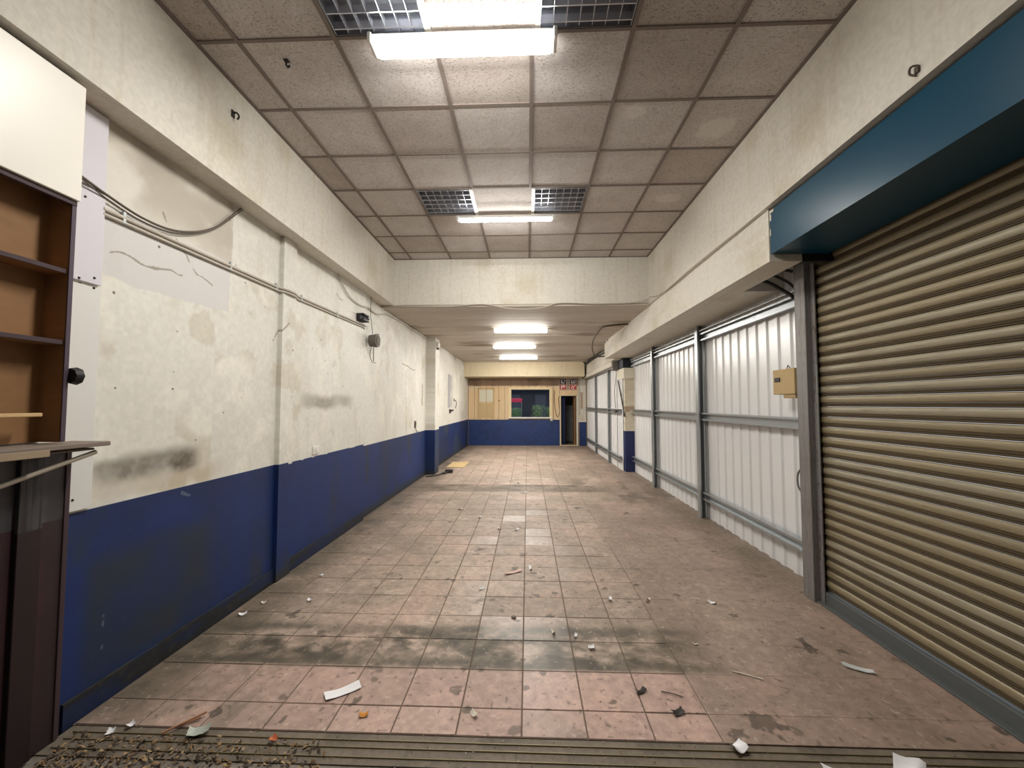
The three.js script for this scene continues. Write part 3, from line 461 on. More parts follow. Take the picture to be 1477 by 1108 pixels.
tag(add('motor_box', [rbox(0.16, 0.225, 0.54, 0.012, 2.235, 2.43, -9.83), rbox(0.05, 0.12, 0.05, 0.006, 2.20, 2.40, -9.62)], mat({ color: 0x1c2430, roughness: 0.6 })), 'dark motor box wedged between the far pillar cap and the beam', 'motor box');
{ // rolled shutter housing at the far end
  const t = thing('shutter_housing', 'long cream rolled shutter housing under the set back beam', 'shutter housing', [2.08, 2.46, -12.6]);
  add('hood', rbox(0.18, 0.13, 5.1, 0.015, 0, 0, 0), M.plaster, t); add('guide', rbox(0.05, 0.035, 5.1, 0.004, 0.0, -0.082, 0), M.darkSteel, t); add('end_bracket', rbox(0.14, 0.22, 0.05, 0.006, 0.01, -0.06, 2.55), M.darkSteel, t);
}
tag(add('pull_cord', [tube([[2.10, 2.53, -10.1], [2.11, 2.2, -10.05], [2.06, 1.8, -10.02], [2.075, 1.40, -10.0]], 0.006, 20, 6), rbox(0.05, 0.09, 0.09, 0.01, 2.075, 1.335, -10.0)], M.cable), 'thin cord with a small switch box hanging below the dark motor box', 'cord');
tag(add('leaning_rod', [bar([2.10, 2.05, -9.80], [2.145, 1.30, -9.44], 0.014), bar([2.145, 1.30, -9.44], [2.147, 1.22, -9.43], 0.018)], mat({ color: 0x463a30, roughness: 0.8 })), 'dark thin rod leaning against the narrow pier', 'rod');

// ------------------------------------------------------------------ gate post, roller shutter and teal box
{
  const t = thing('gate_post', 'dark grey steel gate post beside the roller shutter', 'post', [2.22, 0, -3.40]);
  add('post', rbox(0.10, 2.75, 0.13, 0.006, 0, 1.375, 0), M.darkSteel, t); add('guide', [boxGeo(-0.008, 0.0, 0, 2.6, 0.068, 0.115), boxGeo(0.05, 0.058, 0, 2.6, 0.068, 0.115), boxGeo(-0.008, 0.058, 0, 2.6, 0.064, 0.070)], M.darkSteel, t);
  add('strip', rbox(0.010, 1.1, 0.012, 0.002, -0.006, 1.25, 0.112), M.galv, t).userData.label = 'bare bright edge of the guide'; add('hasp', tube([[-0.04, 0.98, -0.065], [-0.05, 0.94, -0.085], [-0.05, 0.84, -0.085], [-0.04, 0.80, -0.065]], 0.008, 12, 6), M.darkSteel, t);
}
{
  const t = thing('roller_shutter', 'closed beige roller shutter with horizontal curved slats', 'shutter', [2.25, 0, 0]), zA = -3.335, zB = 0.55, pitch = 0.0765, prof = [];
  for (let k = 0; k <= 8; k++) { const s = k / 8; prof.push([-0.002 - 0.0095 * Math.pow(Math.sin(Math.PI * s), 0.55), 0.027 + 0.0485 * s]); }
  const slat = sweep([...prof, [0.006, 0.0755], [0.006, 0.027]], 'z', zA, zB), joint = sweep([[0.006, 0], [0.002, 0.0005], [-0.004, 0.004], [-0.005, 0.009], [0.001, 0.0125], [-0.003, 0.016], [-0.004, 0.022], [0.002, 0.0265], [0.006, 0.0268]], 'z', zA, zB);
  for (let k = 0; k < 33; k++) { const o = add('slat', slat, M.slat[Math.floor(hash(k, 2, 12) * 3)], t); o.position.y = 0.105 + k * pitch; const j = add('slat_joint', joint, M.slatJoint, o); }
  add('bottom_rail', [rbox(0.05, 0.095, zB - zA, 0.006, -0.005, 0.050, (zA + zB) / 2), rbox(0.09, 0.012, zB - zA, 0.003, -0.02, 0.008, (zA + zB) / 2)], mat({ color: 0x5a5e5e, roughness: 0.65, metalness: 0.2 }), t);
}
{
  const t = thing('shutter_box', 'glossy teal shutter box with chipped end below the right beam', 'shutter box', [0, 0, 0]);
  add('cover', sweep([[1.79, 2.60], [1.79, 2.925], [2.5, 2.925], [2.5, 2.60], [2.30, 2.60], [2.30, 2.64], [2.20, 2.64], [2.20, 2.60]], 'z', -3.105, ZF), M.teal, t);
  add('chip', [rbox(0.004, 0.05, 0.018, 0.0015, 1.789, 2.87, -3.094), rbox(0.004, 0.02, 0.05, 0.0015, 1.789, 2.912, -3.08), rbox(0.004, 0.05, 0.010, 0.0015, 1.789, 2.76, -3.099)], M.paperWarm, t).userData.label = 'bare patches where the teal paint has chipped';
  add('end_plate', boxGeo(2.03, 2.5, 2.55, 2.94, -3.16, -3.115), M.black, t);
}
// wiring behind the notch of the beam
tag(add('wire_bundle', [tube([[1.95, 2.62, -3.86], [2.10, 2.60, -3.78], [2.20, 2.48, -3.66], [2.24, 2.40, -3.58]], 0.016, 24, 8), tube([[1.98, 2.70, -3.9], [2.12, 2.66, -3.76], [2.22, 2.54, -3.62], [2.25, 2.45, -3.55]], 0.011, 24, 8), tube([[2.05, 2.78, -3.7], [2.13, 2.66, -3.6], [2.2, 2.60, -3.52]], 0.013, 20, 8)], M.cableDark), 'bundle of black wires in the opening behind the gate post', 'wires');
tag(add('drum_bracket', [rbox(0.26, 0.03, 0.24, 0.004, 2.18, 2.78, -3.55), rbox(0.02, 0.16, 0.24, 0.004, 2.30, 2.85, -3.55), rbox(0.20, 0.12, 0.18, 0.02, 2.18, 2.86, -3.50)], M.black), 'black shutter drum bracket in the hole beside the gate post', 'bracket');
{
  const t = thing('switch_board', 'small yellowish wooden board with a black switch on the gate post', 'switch board', [2.235, 1.69, -3.63]);
  add('board', rbox(0.11, 0.215, 0.30, 0.006, -0.005, 0, -0.02), mat({ color: 0xb39a6c, roughness: 0.7 }), t); add('base', rbox(0.10, 0.05, 0.16, 0.004, 0, -0.115, 0.04), mat({ color: 0xa58c60, roughness: 0.7 }), t);
  add('switch', rbox(0.012, 0.036, 0.075, 0.003, -0.062, 0.02, -0.10), M.black, t); add('wire', tube([[0, 0.10, 0.0], [-0.01, 0.14, -0.03], [0.01, 0.13, -0.07], [0, 0.10, -0.08]], 0.004, 14, 5), M.cable, t);
}

// ------------------------------------------------------------------ cupboard at the left front
{
  const t = thing('wall_cupboard', 'shallow brown plywood cupboard with open shelves and white flap', 'cupboard', [0, 0, 0]), x0 = XL + 0.004, x1 = -2.03, z0 = -1.775, z1 = 0.55;
  add('back_panel', boxGeo(x0, x0 + 0.008, 1.335, 2.93, z0, z1), M.ply, t);
  add('side_panel', boxGeo(x0 + 0.008, x1 - 0.004, 1.335, 2.94, z0, z0 + 0.018), M.ply, t); add('side_panel', boxGeo(x0 + 0.008, x1 - 0.004, 1.335, 2.94, z1 - 0.018, z1), M.ply, t);
  add('edge_strip', rbox(0.006, 1.6, 0.020, 0.002, x1, 2.137, z0 + 0.009), mat({ color: 0x463846, roughness: 0.6 }), t).userData.label = 'dark purple worn front edge';
  add('flap', rbox(0.018, 0.53, z1 - z0 + 0.005, 0.004, x1 + 0.010, 2.675, (z0 + z1) / 2), M.lacquer, t).userData.label = 'white flap door closing the top compartment';
  add('edge_strip', rbox(0.02, 0.022, z1 - z0, 0.003, x1 - 0.004, 2.398, (z0 + z1) / 2), M.plyEdge, t);
  add('top_panel', boxGeo(x0 + 0.008, x1 - 0.004, 2.925, 2.943, z0 + 0.02, z1 - 0.02), M.plyEdge, t);
  for (const y of [2.085, 1.77]) { const s = add('shelf', boxGeo(x0 + 0.008, x1 - 0.008, y - 0.010, y + 0.008, z0 + 0.02, z1 - 0.02), M.ply, t); add('front_edge', rbox(0.006, 0.020, z1 - z0 - 0.045, 0.002, x1 - 0.007, y, (z0 + z1) / 2), M.plyEdge, s); }
  add('shelf_lip', rbox(0.022, 0.016, z1 - z0 - 0.10, 0.003, x1 - 0.02, 1.455, (z0 + z1) / 2 + 0.03), mat({ color: 0xc8a878, roughness: 0.7 }), t).userData.label = 'pale loose shelf lath';
  add('knob', new THREE.CylinderGeometry(0.034, 0.040, 0.03, 8).rotateX(Math.PI / 2).translate(x1 + 0.005, 1.625, z0 - 0.018), M.black, t).userData.label = 'black octagonal knob';
}
{
  const t = thing('wall_counter', 'grey weathered counter board sticking out below the brown shelves', 'counter', [0, 0, 0]);
  add('top', rbox(0.20, 0.020, 2.40, 0.004, -2.045, 1.318, -0.70), mat({ color: 0x7d7066, roughness: 0.8 }), t); add('under_board', rbox(0.16, 0.010, 2.30, 0.003, -2.06, 1.296, -0.71), mat({ color: 0x7d7066, roughness: 0.8 }), t);
  add('edge', rbox(0.012, 0.030, 2.2, 0.003, -1.95, 1.30, -0.55), mat({ color: 0x9c8a72, roughness: 0.8 }), t);
  add('brace', [bar([-1.975, 1.282, -1.86], [-2.06, 1.13, -1.40], 0.010)], mat({ color: 0xb8ae9e, roughness: 0.6 }), t).userData.label = 'pale wooden stick propping the board';
}
{
  const map = tex(512, 512, (u, v) => { const z = u * 2.4, y = v * 1.3, n = fbm(z * 3, y * 3, 901, 5), m = fbm(z * 14, y * 14, 905, 3); let c = y > 0.98 ? mix3([92, 92, 96], [60, 58, 62], step(0.4, 0.6, n)) : mix3([58, 26, 34], [38, 20, 26], n); c = mix3(c, [34, 26, 28], step(0.52, 0.66, fbm(z * 5, y * 0.6, 909, 3)) * 0.6); return c.map(a => a * (0.85 + 0.3 * m)); }, true, true);
  const g = boxGeo(XL + 0.002, XL + 0.032, 0, 1.285, -1.875, 0.55), p = g.attributes.position, u = g.attributes.uv; for (let k = 0; k < p.count; k++) u.setXY(k, (p.getZ(k) + 1.86) / 2.4, p.getY(k) / 1.3);
  const t = thing('wall_panel', 'dark maroon and grey board panel under the counter', 'panel', [0, 0, 0]); add('panel', g, mat({ map, roughness: 0.6 }), t); add('edge_strip', rbox(0.02, 1.285, 0.022, 0.003, XL + 0.028, 0.643, -1.872), M.plyEdge, t); add('post', rbox(0.025, 1.28, 0.09, 0.004, XL + 0.04, 0.64, -1.72), mat({ map, color: 0xb8b0b0, roughness: 0.6 }), t);
}

// ------------------------------------------------------------------ wiring and small things on the left wall and beams
{
  const t = thing('cable_conduit', 'grey twin conduit clipped along the upper left wall', 'conduit', [0, 0, 0]);
  const run = (dy, r) => [bar([XL + 0.012, 2.485 + dy, -1.99], [XL + 0.012, 2.50 + dy, -3.50], r), tube([[XL + 0.012, 2.50 + dy, -3.48], [XL + 0.03, 2.50 + dy, -3.51], [XL + 0.048, 2.50 + dy, -3.56], [XL + 0.048, 2.50 + dy, -3.68], [XL + 0.03, 2.502 + dy, -3.73], [XL + 0.012, 2.504 + dy, -3.78]], r, 24, 8), bar([XL + 0.012, 2.504 + dy, -3.77], [XL + 0.012, 2.53 + dy, -5.46], r)];
  add('conduit', run(0, 0.0115), M.conduit, t); add('conduit', run(-0.026, 0.0095), M.conduit, t);
  for (const z of [-2.1, -2.9, -3.45, -3.85, -4.6, -5.4]) add('clip', rbox(0.014, 0.065, 0.018, 0.003, XL + 0.014, 2.485 + (-z - 2) * 0.008, z), M.galv, t);
}
tag(add('sagging_cable', [tube([[XL + 0.05, 2.575, -1.84], [XL + 0.02, 2.56, -2.0], [XL + 0.02, 2.53, -2.2], [XL + 0.02, 2.55, -2.42], [XL + 0.02, 2.68, -2.70], [XL + 0.02, 2.955, -2.98]], 0.007, 40, 6), tube([[XL + 0.05, 2.565, -1.84], [XL + 0.02, 2.535, -2.02], [XL + 0.02, 2.51, -2.22], [XL + 0.02, 2.54, -2.44], [XL + 0.02, 2.68, -2.71], [XL + 0.02, 2.955, -3.0]], 0.004, 40, 6)], M.cable), 'brown cable pair sagging from the cupboard top to the beam', 'cable');
tag(add('hanging_cable', tube([[XL + 0.02, 2.96, -4.58], [XL + 0.02, 2.80, -4.86], [XL + 0.02, 2.76, -5.2], [XL + 0.02, 2.80, -5.52]], 0.007, 30, 6), M.conduit), 'grey cable drooping from the beam near the black wall bracket', 'cable');
tag(add('black_bracket', [rbox(0.05, 0.085, 0.20, 0.006, XL + 0.03, 2.60, -5.24), rbox(0.09, 0.02, 0.19, 0.004, XL + 0.05, 2.635, -5.24), rbox(0.09, 0.02, 0.19, 0.004, XL + 0.05, 2.565, -5.24), rbox(0.02, 0.03, 0.06, 0.004, XL + 0.09, 2.60, -5.30)], M.black), 'black clamp bracket on the left wall above the conduit', 'bracket');
{
  const t = thing('wall_speaker', 'small brownish grey angular speaker box hanging on a wire', 'speaker', [XL + 0.02, 2.36, -5.58]);
  add('body', [new THREE.CylinderGeometry(0.085, 0.10, 0.11, 6).rotateZ(Math.PI / 2).rotateX(0.3).translate(0.05, 0, 0)], mat({ color: 0x6b645c, roughness: 0.7 }), t); add('grille', new THREE.CylinderGeometry(0.06, 0.06, 0.01, 16).rotateZ(Math.PI / 2).translate(0.108, 0, 0), M.cable, t);
  add('wire', [tube([[0.03, 0.09, 0.0], [0.0, 0.35, 0.0], [0.0, 0.60, 0.0]], 0.004, 12, 5), tube([[0.03, -0.08, 0.03], [0.02, -0.2, 0.06], [0.03, -0.29, 0.0], [0.05, -0.30, -0.08]], 0.004, 20, 5), tube([[0.04, -0.09, -0.01], [0.04, -0.28, -0.02]], 0.005, 4, 5)], M.cableDark, t);
}
tag(add('wall_socket', [rbox(0.014, 0.08, 0.12, 0.004, XL + 0.007, 1.035, -4.20), rbox(0.008, 0.04, 0.05, 0.003, XL + 0.016, 1.035, -4.20)], M.whitePaint), 'white wall socket just above the blue dado', 'socket');
tag(add('switch_plate', [rbox(0.014, 0.13, 0.10, 0.004, XL - 0.018, 1.11, -8.05), rbox(0.010, 0.05, 0.05, 0.003, XL - 0.008, 1.12, -8.05), tube([[XL - 0.012, 1.05, -8.05], [XL - 0.01, 0.99, -8.1], [XL - 0.012, 0.96, -8.25]], 0.006, 10, 5)], M.cable), 'brown switch plate above the dado before the projecting pillar', 'switch');
{
  const t = thing('alarm_bell', 'round white bell unit high on the projecting pillar', 'bell', [-1.985, 2.79, -9.05]);
  add('dome', new THREE.SphereGeometry(0.075, 16, 10).scale(0.6, 1, 1).translate(0.03, 0, 0), M.whitePaint, t); add('mount', rbox(0.02, 0.12, 0.10, 0.006, 0.006, 0, 0), M.whitePaint, t); add('clapper', rbox(0.05, 0.03, 0.05, 0.006, 0.03, -0.085, 0), M.cableDark, t);
}
tag(add('beam_cable', tube([[-2.0, 2.95, -6.06], [-1.2, 2.935, -6.06], [-0.62, 2.96, -6.065], [-0.30, 2.90, -6.065], [0.0, 2.885, -6.065], [0.28, 2.92, -6.065], [0.42, 2.965, -6.065], [1.0, 2.955, -6.065], [1.60, 2.975, -6.06], [1.74, 3.02, -6.03]], 0.007, 90, 6), M.conduit), 'thin cable looping along the lower edge of the cross beam', 'cable');
tag(add('wall_cable', tube([[XL + 0.0, 2.80, -5.55], [XL - 0.012, 2.79, -5.9], [XL - 0.012, 2.87, -6.3], [XL - 0.012, 2.90, -7.5], [XL - 0.012, 2.88, -8.9]], 0.009, 40, 6), M.conduit), 'pale cable along the top of the left wall behind the cross beam', 'cable');
tag(add('ceiling_cable', tube([[1.785, 2.915, -7.45], [1.55, 2.915, -7.55], [1.40, 2.91, -7.65], [1.345, 2.86, -8.2], [1.36, 2.78, -8.8], [1.46, 2.68, -9.4], [1.62, 2.62, -9.9], [1.98, 2.68, -10.3]], 0.015, 60, 8), M.cable), 'dark cable looping from the lower beam across the plank ceiling', 'cable');
tag(add('beam_wiring', [tube([[1.775, 2.93, -9.6], [1.93, 2.80, -10.0], [1.985, 2.83, -11.0], [1.985, 2.86, -12.6], [1.97, 2.84, -14.1]], 0.022, 50, 8), tube([[1.78, 2.91, -9.3], [1.95, 2.88, -10.2], [1.98, 2.90, -11.8], [1.96, 2.80, -14.15], [1.985, 2.5, -14.5], [1.985, 2.42, -15.2]], 0.016, 50, 8)], M.cableDark), 'dark cables fixed along the set back beam to the far corner', 'cable');
tag(add('beam_cable', tube([[1.74, 3.03, -6.0], [1.75, 2.955, -5.6], [1.75, 2.950, -4.4], [1.765, 2.948, -3.2]], 0.006, 40, 6), M.conduit), 'thin wire along the seam of the two right beams', 'cable');
tag(add('door_cable', tube([[0.98, 2.0, ZB + 0.03], [0.96, 1.75, ZB + 0.03], [1.0, 1.3, ZB + 0.03], [1.08, 1.02, ZB + 0.03], [1.15, 1.2, ZB + 0.03], [1.12, 1.7, ZB + 0.03], [1.16, 1.80, ZB + 0.03]], 0.010, 50, 6), M.cable), 'loop of cable on the boards between window and doorway', 'cable');
tag(add('door_pipe', [bar([1.862, 2.5, ZB + 0.045], [1.862, 1.1, ZB + 0.045], 0.014), bar([1.862, 2.0, ZB + 0.045], [1.885, 2.02, ZB + 0.045], 0.010)], M.conduit), 'thin pipe running down the pier beside the doorway', 'pipe');
tag(add('wall_outlet', [rbox(0.09, 0.10, 0.03, 0.006, 0.86, 0.94, ZB + 0.025), rbox(0.03, 0.03, 0.02, 0.004, 0.86, 0.94, ZB + 0.045)], M.paperWarm), 'cream outlet box below the corner of the mirrored window', 'outlet');
tag(add('torn_bracket', [rbox(0.012, 0.03, 0.02, 0.003, 1.750, 3.0, -1.88), tube([[1.755, 3.02, -1.88], [1.738, 3.025, -1.895], [1.735, 2.995, -1.90], [1.75, 2.975, -1.885]], 0.005, 14, 6)], M.cable), 'torn wire bracket on the right beam above the teal box', 'bracket');
tag(add('floor_socket_debris', [rbox(0.16, 0.07, 0.10, 0.01, -1.72, 0.035, -9.2), rbox(0.10, 0.03, 0.16, 0.008, -1.80, 0.016, -9.05), tube([[-1.72, 0.04, -9.15], [-1.85, 0.015, -8.9], [-1.95, 0.015, -8.75], [-2.08, 0.015, -8.6]], 0.012, 20, 6)], M.cableDark), 'dark scrap fitting with a wire lying beside the projecting pillar', 'scrap');
tag(add('cardboard_sheet', rbox(0.42, 0.008, 0.9, 0.003, -1.72, 0.006, -10.4), mat({ color: 0xc9ae7c, roughness: 0.85 })), 'flat yellowish sheet on the floor behind the projecting pillar', 'sheet');

// ------------------------------------------------------------------ litter
function paperGeo(w, d, curl, seed2, ragged = 0) {   // a thin curled sheet with thickness
  const nx = 8, nz = 5, P = [], I = [], top = [], bot = [], t = 0.0012; let mn = 9;
  for (let s = 0; s < 2; s++) for (let i = 0; i <= nx; i++) for (let j = 0; j <= nz; j++) {
    let u = i / nx - 0.5, v = j / nz - 0.5; const e = ragged * (hash(i, j, seed2) - 0.5);
    const y = curl * (u * u * 2.2 + 0.5 * Math.sin(v * 5 + seed2) * 0.3 + 0.35 * (fbm(u * 3 + seed2, v * 3, 5, 2) - 0.5)) + (s ? t : 0); mn = Math.min(mn, y); P.push((u + e * 0.4) * w, y, (v + e) * d);
  }
  const id = (s, i, j) => s * (nx + 1) * (nz + 1) + i * (nz + 1) + j;
  for (let i = 0; i < nx; i++) for (let j = 0; j < nz; j++) { I.push(id(1, i, j), id(1, i, j + 1), id(1, i + 1, j + 1), id(1, i, j), id(1, i + 1, j + 1), id(1, i + 1, j)); I.push(id(0, i, j), id(0, i + 1, j + 1), id(0, i, j + 1), id(0, i, j), id(0, i + 1, j), id(0, i + 1, j + 1)); }
  const g = new THREE.BufferGeometry(); g.setAttribute('position', new THREE.Float32BufferAttribute(P, 3)); g.setIndex(I); g.translate(0, -mn + 0.001, 0); g.computeVertexNormals();
  const U = []; for (let k = 0; k < P.length; k += 3) U.push(P[k] / w + 0.5, P[k + 2] / d + 0.5); g.setAttribute('uv', new THREE.Float32BufferAttribute(U, 2)); return g;
}
function litter(name, label, cat, geo, m, x, z, turn, group, y = 0.0015) { const o = add(name, geo, m); o.position.set(x, y, z); o.rotation.y = turn; return tag(o, label, cat, group); }
litter('paper_slip', 'long white receipt slip on the clean front tiles', 'paper', paperGeo(0.175, 0.062, 0.016, 3), M.paper, -0.965, -2.225, 0.62);
litter('paper_sheet', 'crumpled white paper on the door rails', 'paper', paperGeo(0.062, 0.055, 0.03, 7, 0.05), M.paper, 0.91, -1.93, 0.3);
litter('paper_sheet', 'large white sheet corner lying on the outer door rail', 'paper', paperGeo(0.15, 0.11, 0.03, 9), M.paper, 1.26, -1.775, -0.25, null, 0.004);
litter('paper_sheet', 'pointed folded white sheet standing up by the outer rail', 'paper', paperGeo(0.13, 0.10, 0.07, 13), M.paper, 1.52, -1.80, 0.9, null, 0.004);
litter('plastic_wrapper', 'crumpled clear wrapper on the bare floor before the shutter', 'wrapper', paperGeo(0.14, 0.045, 0.018, 17, 0.3), phys({ color: 0xe6eaea, roughness: 0.2, transmission: 0.35, thickness: 0, side: THREE.DoubleSide }), 1.865, -2.515, -0.5);
litter('paper_strip', 'red and white striped paper sleeve in the middle of the hall', 'paper', paperGeo(0.17, 0.035, 0.02, 19), mat({ color: 0xd8b4a8, roughness: 0.7, side: THREE.DoubleSide }), -0.13, -3.80, 0.55);
litter('plastic_cup', 'pale green crushed cup among the leaves', 'cup', paperGeo(0.085, 0.05, 0.025, 23, 0.12), mat({ color: 0xaab2a6, roughness: 0.4, side: THREE.DoubleSide }), -1.50, -1.93, 0.4, null, 0.002);
litter('wood_splinter', 'thin reddish wood splinter beside the leaf pile', 'splinter', [bar([-0.08, 0.008, 0.02], [0.08, 0.02, -0.03], 0.005, 6), bar([-0.03, 0.006, 0.0], [0.06, 0.013, -0.012], 0.004, 6)], mat({ color: 0xa97a5a, roughness: 0.8 }), -1.60, -1.97, 0.5);
litter('orange_leaf', 'orange dry leaf on the clean front tiles', 'leaf', paperGeo(0.042, 0.028, 0.02, 27, 0.12), mat({ color: 0xc98a3e, roughness: 0.8, side: THREE.DoubleSide }), -0.79, -2.065, 0.2);
litter('orange_leaf', 'orange dry leaf caught on the door rails', 'leaf', paperGeo(0.03, 0.03, 0.02, 29, 0.12), mat({ color: 0xc8744e, roughness: 0.8, side: THREE.DoubleSide }), -1.135, -1.90, 1.2);
litter('drinking_straw', 'thin white straw on the bare floor right of the tiles', 'straw', [bar([-0.065, 0.005, 0], [0.065, 0.005, 0], 0.0035, 8), bar([0.065, 0.005, 0], [0.085, 0.006, 0.006], 0.0035, 8)], M.paperWarm, 1.20, -2.44, -0.45);
litter('thin_twig', 'curved brown twig on the front row of tiles', 'twig', tube([[-0.05, 0.004, 0.02], [-0.01, 0.008, 0], [0.04, 0.005, -0.03]], 0.003, 12, 6), M.cable, 0.74, -2.26, -0.9);
litter('dark_leaf', 'black curled leaf on a front tile joint', 'leaf', paperGeo(0.055, 0.03, 0.02, 33, 0.15), M.cableDark, 0.585, -2.28, 0.5, 'black curled leaves');
litter('dark_leaf', 'black curled leaf on the right hand front tile', 'leaf', paperGeo(0.06, 0.035, 0.02, 35, 0.15), M.cableDark, 0.725, -2.135, 0.4, 'black curled leaves');
litter('bottle_cap', 'dented brown bottle cap on the far side of the dirt band', 'bottle cap', new THREE.CylinderGeometry(0.016, 0.018, 0.008, 12).translate(0, 0.004, 0), M.cable, -0.10, -3.02, 0);
const scraps = [[-2.03, -2.99, 0.05, 0.032], [-1.985, -3.16, 0.035, 0.02], [-1.80, -3.67, 0.03, 0.03], [-1.66, -3.21, 0.045, 0.02], [-0.26, -2.085, 0.04, 0.022], [0.022, -3.90, 0.09, 0.02], [-0.374, -3.466, 0.05, 0.018], [0.165, -2.83, 0.045, 0.018], [0.305, -2.79, 0.04, 0.016], [0.39, -2.66, 0.035, 0.04], [0.92, -3.32, 0.028, 0.02], [1.383, -3.29, 0.05, 0.032], [0.63, -3.31, 0.05, 0.025], [1.04, -2.73, 0.03, 0.016], [-0.13, -5.07, 0.07, 0.03], [-0.63, -5.6, 0.06, 0.03], [-0.95, -6.02, 0.08, 0.03], [-0.07, -7.18, 0.09, 0.04], [-0.17, -8.05, 0.06, 0.04], [-0.60, -3.46, 0.03, 0.012], [-1.85, -1.96, 0.03, 0.025], [-1.90, -1.91, 0.04, 0.03], [-0.35, -5.1, 0.05, 0.025]];
const scrapLabels = ['white paper scrap lying closest to the blue skirting', 'narrow cream scrap near the skirting, beyond the white one', 'white crumpled scrap in the corner by the shallow pilaster', 'cream paper sliver out on the tiles from the pilaster', 'cream folded ticket on the clean front tiles', 'long white sliver beside the striped paper sleeve', 'white narrow scrap between the striped sleeve and the dirt band', 'cream sliver on the black dirt band', 'white sliver on the dirt band beside the cream one', 'torn white star shaped scrap on the dirt band', 'small cream scrap near the right edge of the bright tiles', 'white torn scrap alone before the gate post', 'white flat scrap between the bright tiles and the dirt band', 'cream scrap at the right hand end of the dirt band'];
scraps.forEach(([x, z, w, d], k) => litter('paper_scrap', scrapLabels[k] ?? (k < 19 ? 'small white scrap far down the hall towards the second dirt band' : k === 20 || k === 21 ? 'white scrap among the leaf litter by the maroon panel' : 'tiny white scrap on the middle tiles of the hall'), 'paper', paperGeo(w, d, 0.02, 40 + k, 0.16), k % 3 === 1 ? M.paperWarm : M.paper, x, z, rr(0, 3), 'small scraps scattered over the floor'));
// leaf litter and crumbs swept against the rails: nobody could count it
{
  const flake = new THREE.BufferGeometry(); flake.setAttribute('position', new THREE.Float32BufferAttribute([-0.5, 0, 0, -0.2, 0.10, 0.28, 0.25, 0.05, 0.22, 0.5, 0.16, 0, 0.2, 0.06, -0.26, -0.22, 0.12, -0.24, 0, 0.26, 0.02], 3)); flake.setIndex([0, 1, 6, 1, 2, 6, 2, 3, 6, 3, 4, 6, 4, 5, 6, 5, 0, 6]); flake.computeVertexNormals();
  const N = 2600, im = new THREE.InstancedMesh(flake, mat({ color: 0xffffff, roughness: 0.9, side: THREE.DoubleSide }), N), o = new THREE.Object3D(), cols = [0x6c563c, 0x4a3d2f, 0x8a6c48, 0x3a2f25, 0xa58c66, 0x74644f, 0xc0b6a4].map(c => new THREE.Color(c));
  for (let k = 0; k < N; k++) {
    const pile = k < 2100, x = pile ? -2.05 + 1.2 * Math.pow(rnd(), 1.3) : rr(-1.9, 1.9), z = pile ? -1.93 + 0.40 * Math.pow(rnd(), 0.6) : -1.99 + 0.30 * rnd(), s = pile ? rr(0.006, 0.028) : rr(0.003, 0.011);
    o.position.set(x, (z > -1.80 ? -0.010 : -0.004) + (pile ? rnd() * 0.012 : 0), z); o.rotation.set(rr(-0.5, 0.5), rr(0, 6.28), rr(-0.5, 0.5)); o.scale.set(s, s, s * rr(0.5, 1)); o.updateMatrix(); im.setMatrixAt(k, o.matrix); im.setColorAt(k, cols[Math.floor(rnd() * (pile ? 5 : 7))]);
  }
  im.name = 'leaf_litter'; im.castShadow = im.receiveShadow = true; scene.add(im); tag(im, 'dry leaf litter and crumbs swept against the door rails', 'leaf litter', null, 'stuff');
  const N2 = 260, im2 = new THREE.InstancedMesh(flake, mat({ color: 0xffffff, roughness: 0.9, side: THREE.DoubleSide }), N2);
  for (let k = 0; k < N2; k++) { const wall = k < 120, x = wall ? rr(-2.1, -1.85) : rr(-1.8, 2.0), z = wall ? -2.0 - 4 * rnd() : -2.05 - 4.5 * rnd(), s = rr(0.003, 0.011); o.position.set(x, 0.001, z); o.rotation.set(rr(-0.3, 0.3), rr(0, 6.28), 0); o.scale.setScalar(s); o.updateMatrix(); im2.setMatrixAt(k, o.matrix); im2.setColorAt(k, cols[Math.floor(rnd() * 7)]); }
  im2.name = 'floor_crumbs'; im2.castShadow = im2.receiveShadow = true; scene.add(im2); tag(im2, 'tiny crumbs and grit scattered over the tiles', 'crumbs', null, 'stuff');
}

// ------------------------------------------------------------------ entrance and street behind the camera, mirrored in the office window
struct('wall_front', [boxGeo(-2.45, 2.6, 2.75, 4.15, ZF, ZF + 0.2), boxGeo(-3.2, -2.15, -0.1, 4.15, ZF, ZF + 0.2), boxGeo(2.24, 3.4, -0.1, 4.15, ZF, ZF + 0.2)], M.plaster, 'plaster head and piers of the open shop front', 'wall');
struct('ceiling', boxGeo(-3.4, 3.6, 3.1, 3.4, ZF + 0.2, 3.4), M.slab, 'concrete arcade slab over the pavement', 'ceiling');
struct('wall_left', boxGeo(-3.4, -3.2, -0.1, 3.4, ZF, 3.4), M.slab, 'side wall of the arcade beside the entrance', 'wall');
struct('wall_right', boxGeo(3.4, 3.6, -0.1, 3.4, ZF, 3.4), M.slab, 'opposite side wall of the arcade', 'wall');
struct('ground', boxGeo(-14, 14, -0.3, -0.06, 3.4, 16), mat({ color: 0x4b4b4c, roughness: 0.9 }), 'asphalt street outside the entrance', 'street');
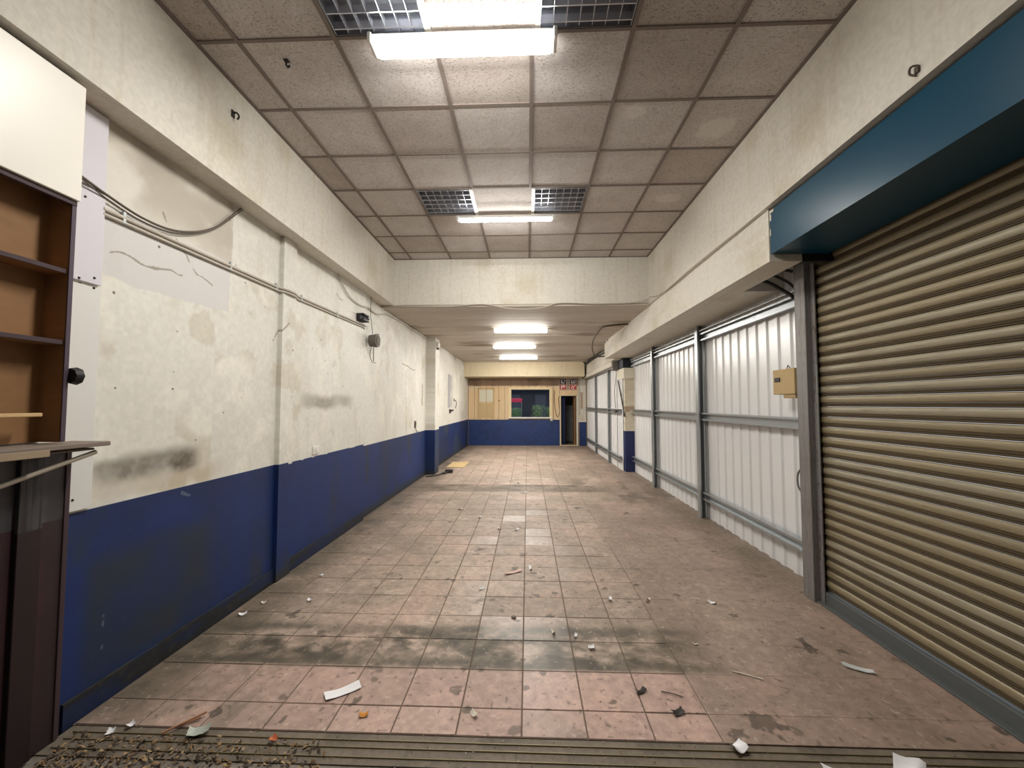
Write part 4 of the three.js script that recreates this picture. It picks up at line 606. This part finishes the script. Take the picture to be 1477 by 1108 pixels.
{
  const b = thing('street_building', 'dark building front on the other side of the street', 'building', [0, 0, 12]), wm = mat({ color: 0x54555f, roughness: 0.8 });
  add('facade', boxGeo(-14, 14, -0.1, 9, 0, 0.4), wm, b);
  for (let k = 0; k < 9; k++) { const x = -5.2 + k * 1.3; const s = add('shopfront_panel', rbox(1.1, 2.3, 0.06, 0.01, x, 1.3, -0.03), mat({ color: k % 2 ? 0x5c626c : 0x3c4048, roughness: 0.35 }), b); }
  add('canopy', rbox(20, 0.3, 1.2, 0.02, 0, 3.0, -0.5), wm, b);
}
{
  const t = thing('street_awning', 'red awning on two posts across the street', 'awning', [-1.3, 0, 8.6]), red = mat({ color: 0xff4a6a, roughness: 0.7, side: THREE.DoubleSide });
  add('canopy', sweep([[1.92, -0.7], [2.02, 0.7], [2.04, 0.7], [1.94, -0.7]], 'x', -1.2, 0.78), red, t); add('valance', rbox(1.98, 0.26, 0.015, 0.004, -0.21, 1.80, -0.69), red, t);
  for (const x of [-1.15, 0.74]) add('post', bar([x, 0, -0.66], [x, 1.95, -0.66], 0.03), M.galv, t);
}
function shrub(x, z, w, h, s, label) {
  const t = thing('potted_shrub', label, 'plant', [x, -0.06, z], 'shrubs along the street'), leaf = new THREE.BufferGeometry(); leaf.setAttribute('position', new THREE.Float32BufferAttribute([0, 0, 0, 0.02, 0.01, 0.05, 0, 0, 0.11, -0.02, 0.01, 0.05], 3)); leaf.setIndex([0, 1, 2, 0, 2, 3]); leaf.computeVertexNormals();
  add('planter', new THREE.LatheGeometry([[0, 0], [0.20, 0], [0.26, 0.36], [0.28, 0.40], [0.25, 0.40], [0.22, 0.34], [0, 0.34]].map(p => new THREE.Vector2(...p)), 20), mat({ color: 0xc9c6be, roughness: 0.7 }), t);
  add('stem', [bar([0, 0.3, 0], [0.05, h * 0.75, 0.02], 0.015), bar([0.02, 0.5, 0], [-w * 0.3, h * 0.7, 0.05], 0.010), bar([0.02, 0.5, 0], [w * 0.3, h * 0.72, -0.05], 0.010)], M.cable, t);
  const g = [], q = new THREE.Object3D(); for (let k = 0; k < 520; k++) { const a = rr(0, 6.28), r = Math.sqrt(rnd()), yy = rr(0.42, h); q.position.set(Math.cos(a) * r * w / 2, yy, Math.sin(a) * r * w / 2.6); q.rotation.set(rr(-1, 1), rr(0, 6.28), rr(-1, 1)); q.scale.setScalar(rr(0.7, 1.5)); q.updateMatrix(); g.push(leaf.clone().applyMatrix4(q.matrix)); }
  const f = add('foliage', g, mat({ color: s ? 0xc4e69a : 0xa8d48c, roughness: 0.7, side: THREE.DoubleSide }), t); f.userData.kind = 'stuff'; return t;
}
shrub(-1.0, 5.0, 0.95, 1.20, 0, 'low green shrub in a pale pot at the kerb near the awning'); shrub(0.85, 5.0, 0.95, 1.45, 1, 'taller pale green shrub in a pot at the kerb'); shrub(1.95, 5.1, 0.95, 1.30, 0, 'broad green shrub in a pot at the kerb, farthest from the awning');

renderer.render(scene, camera);
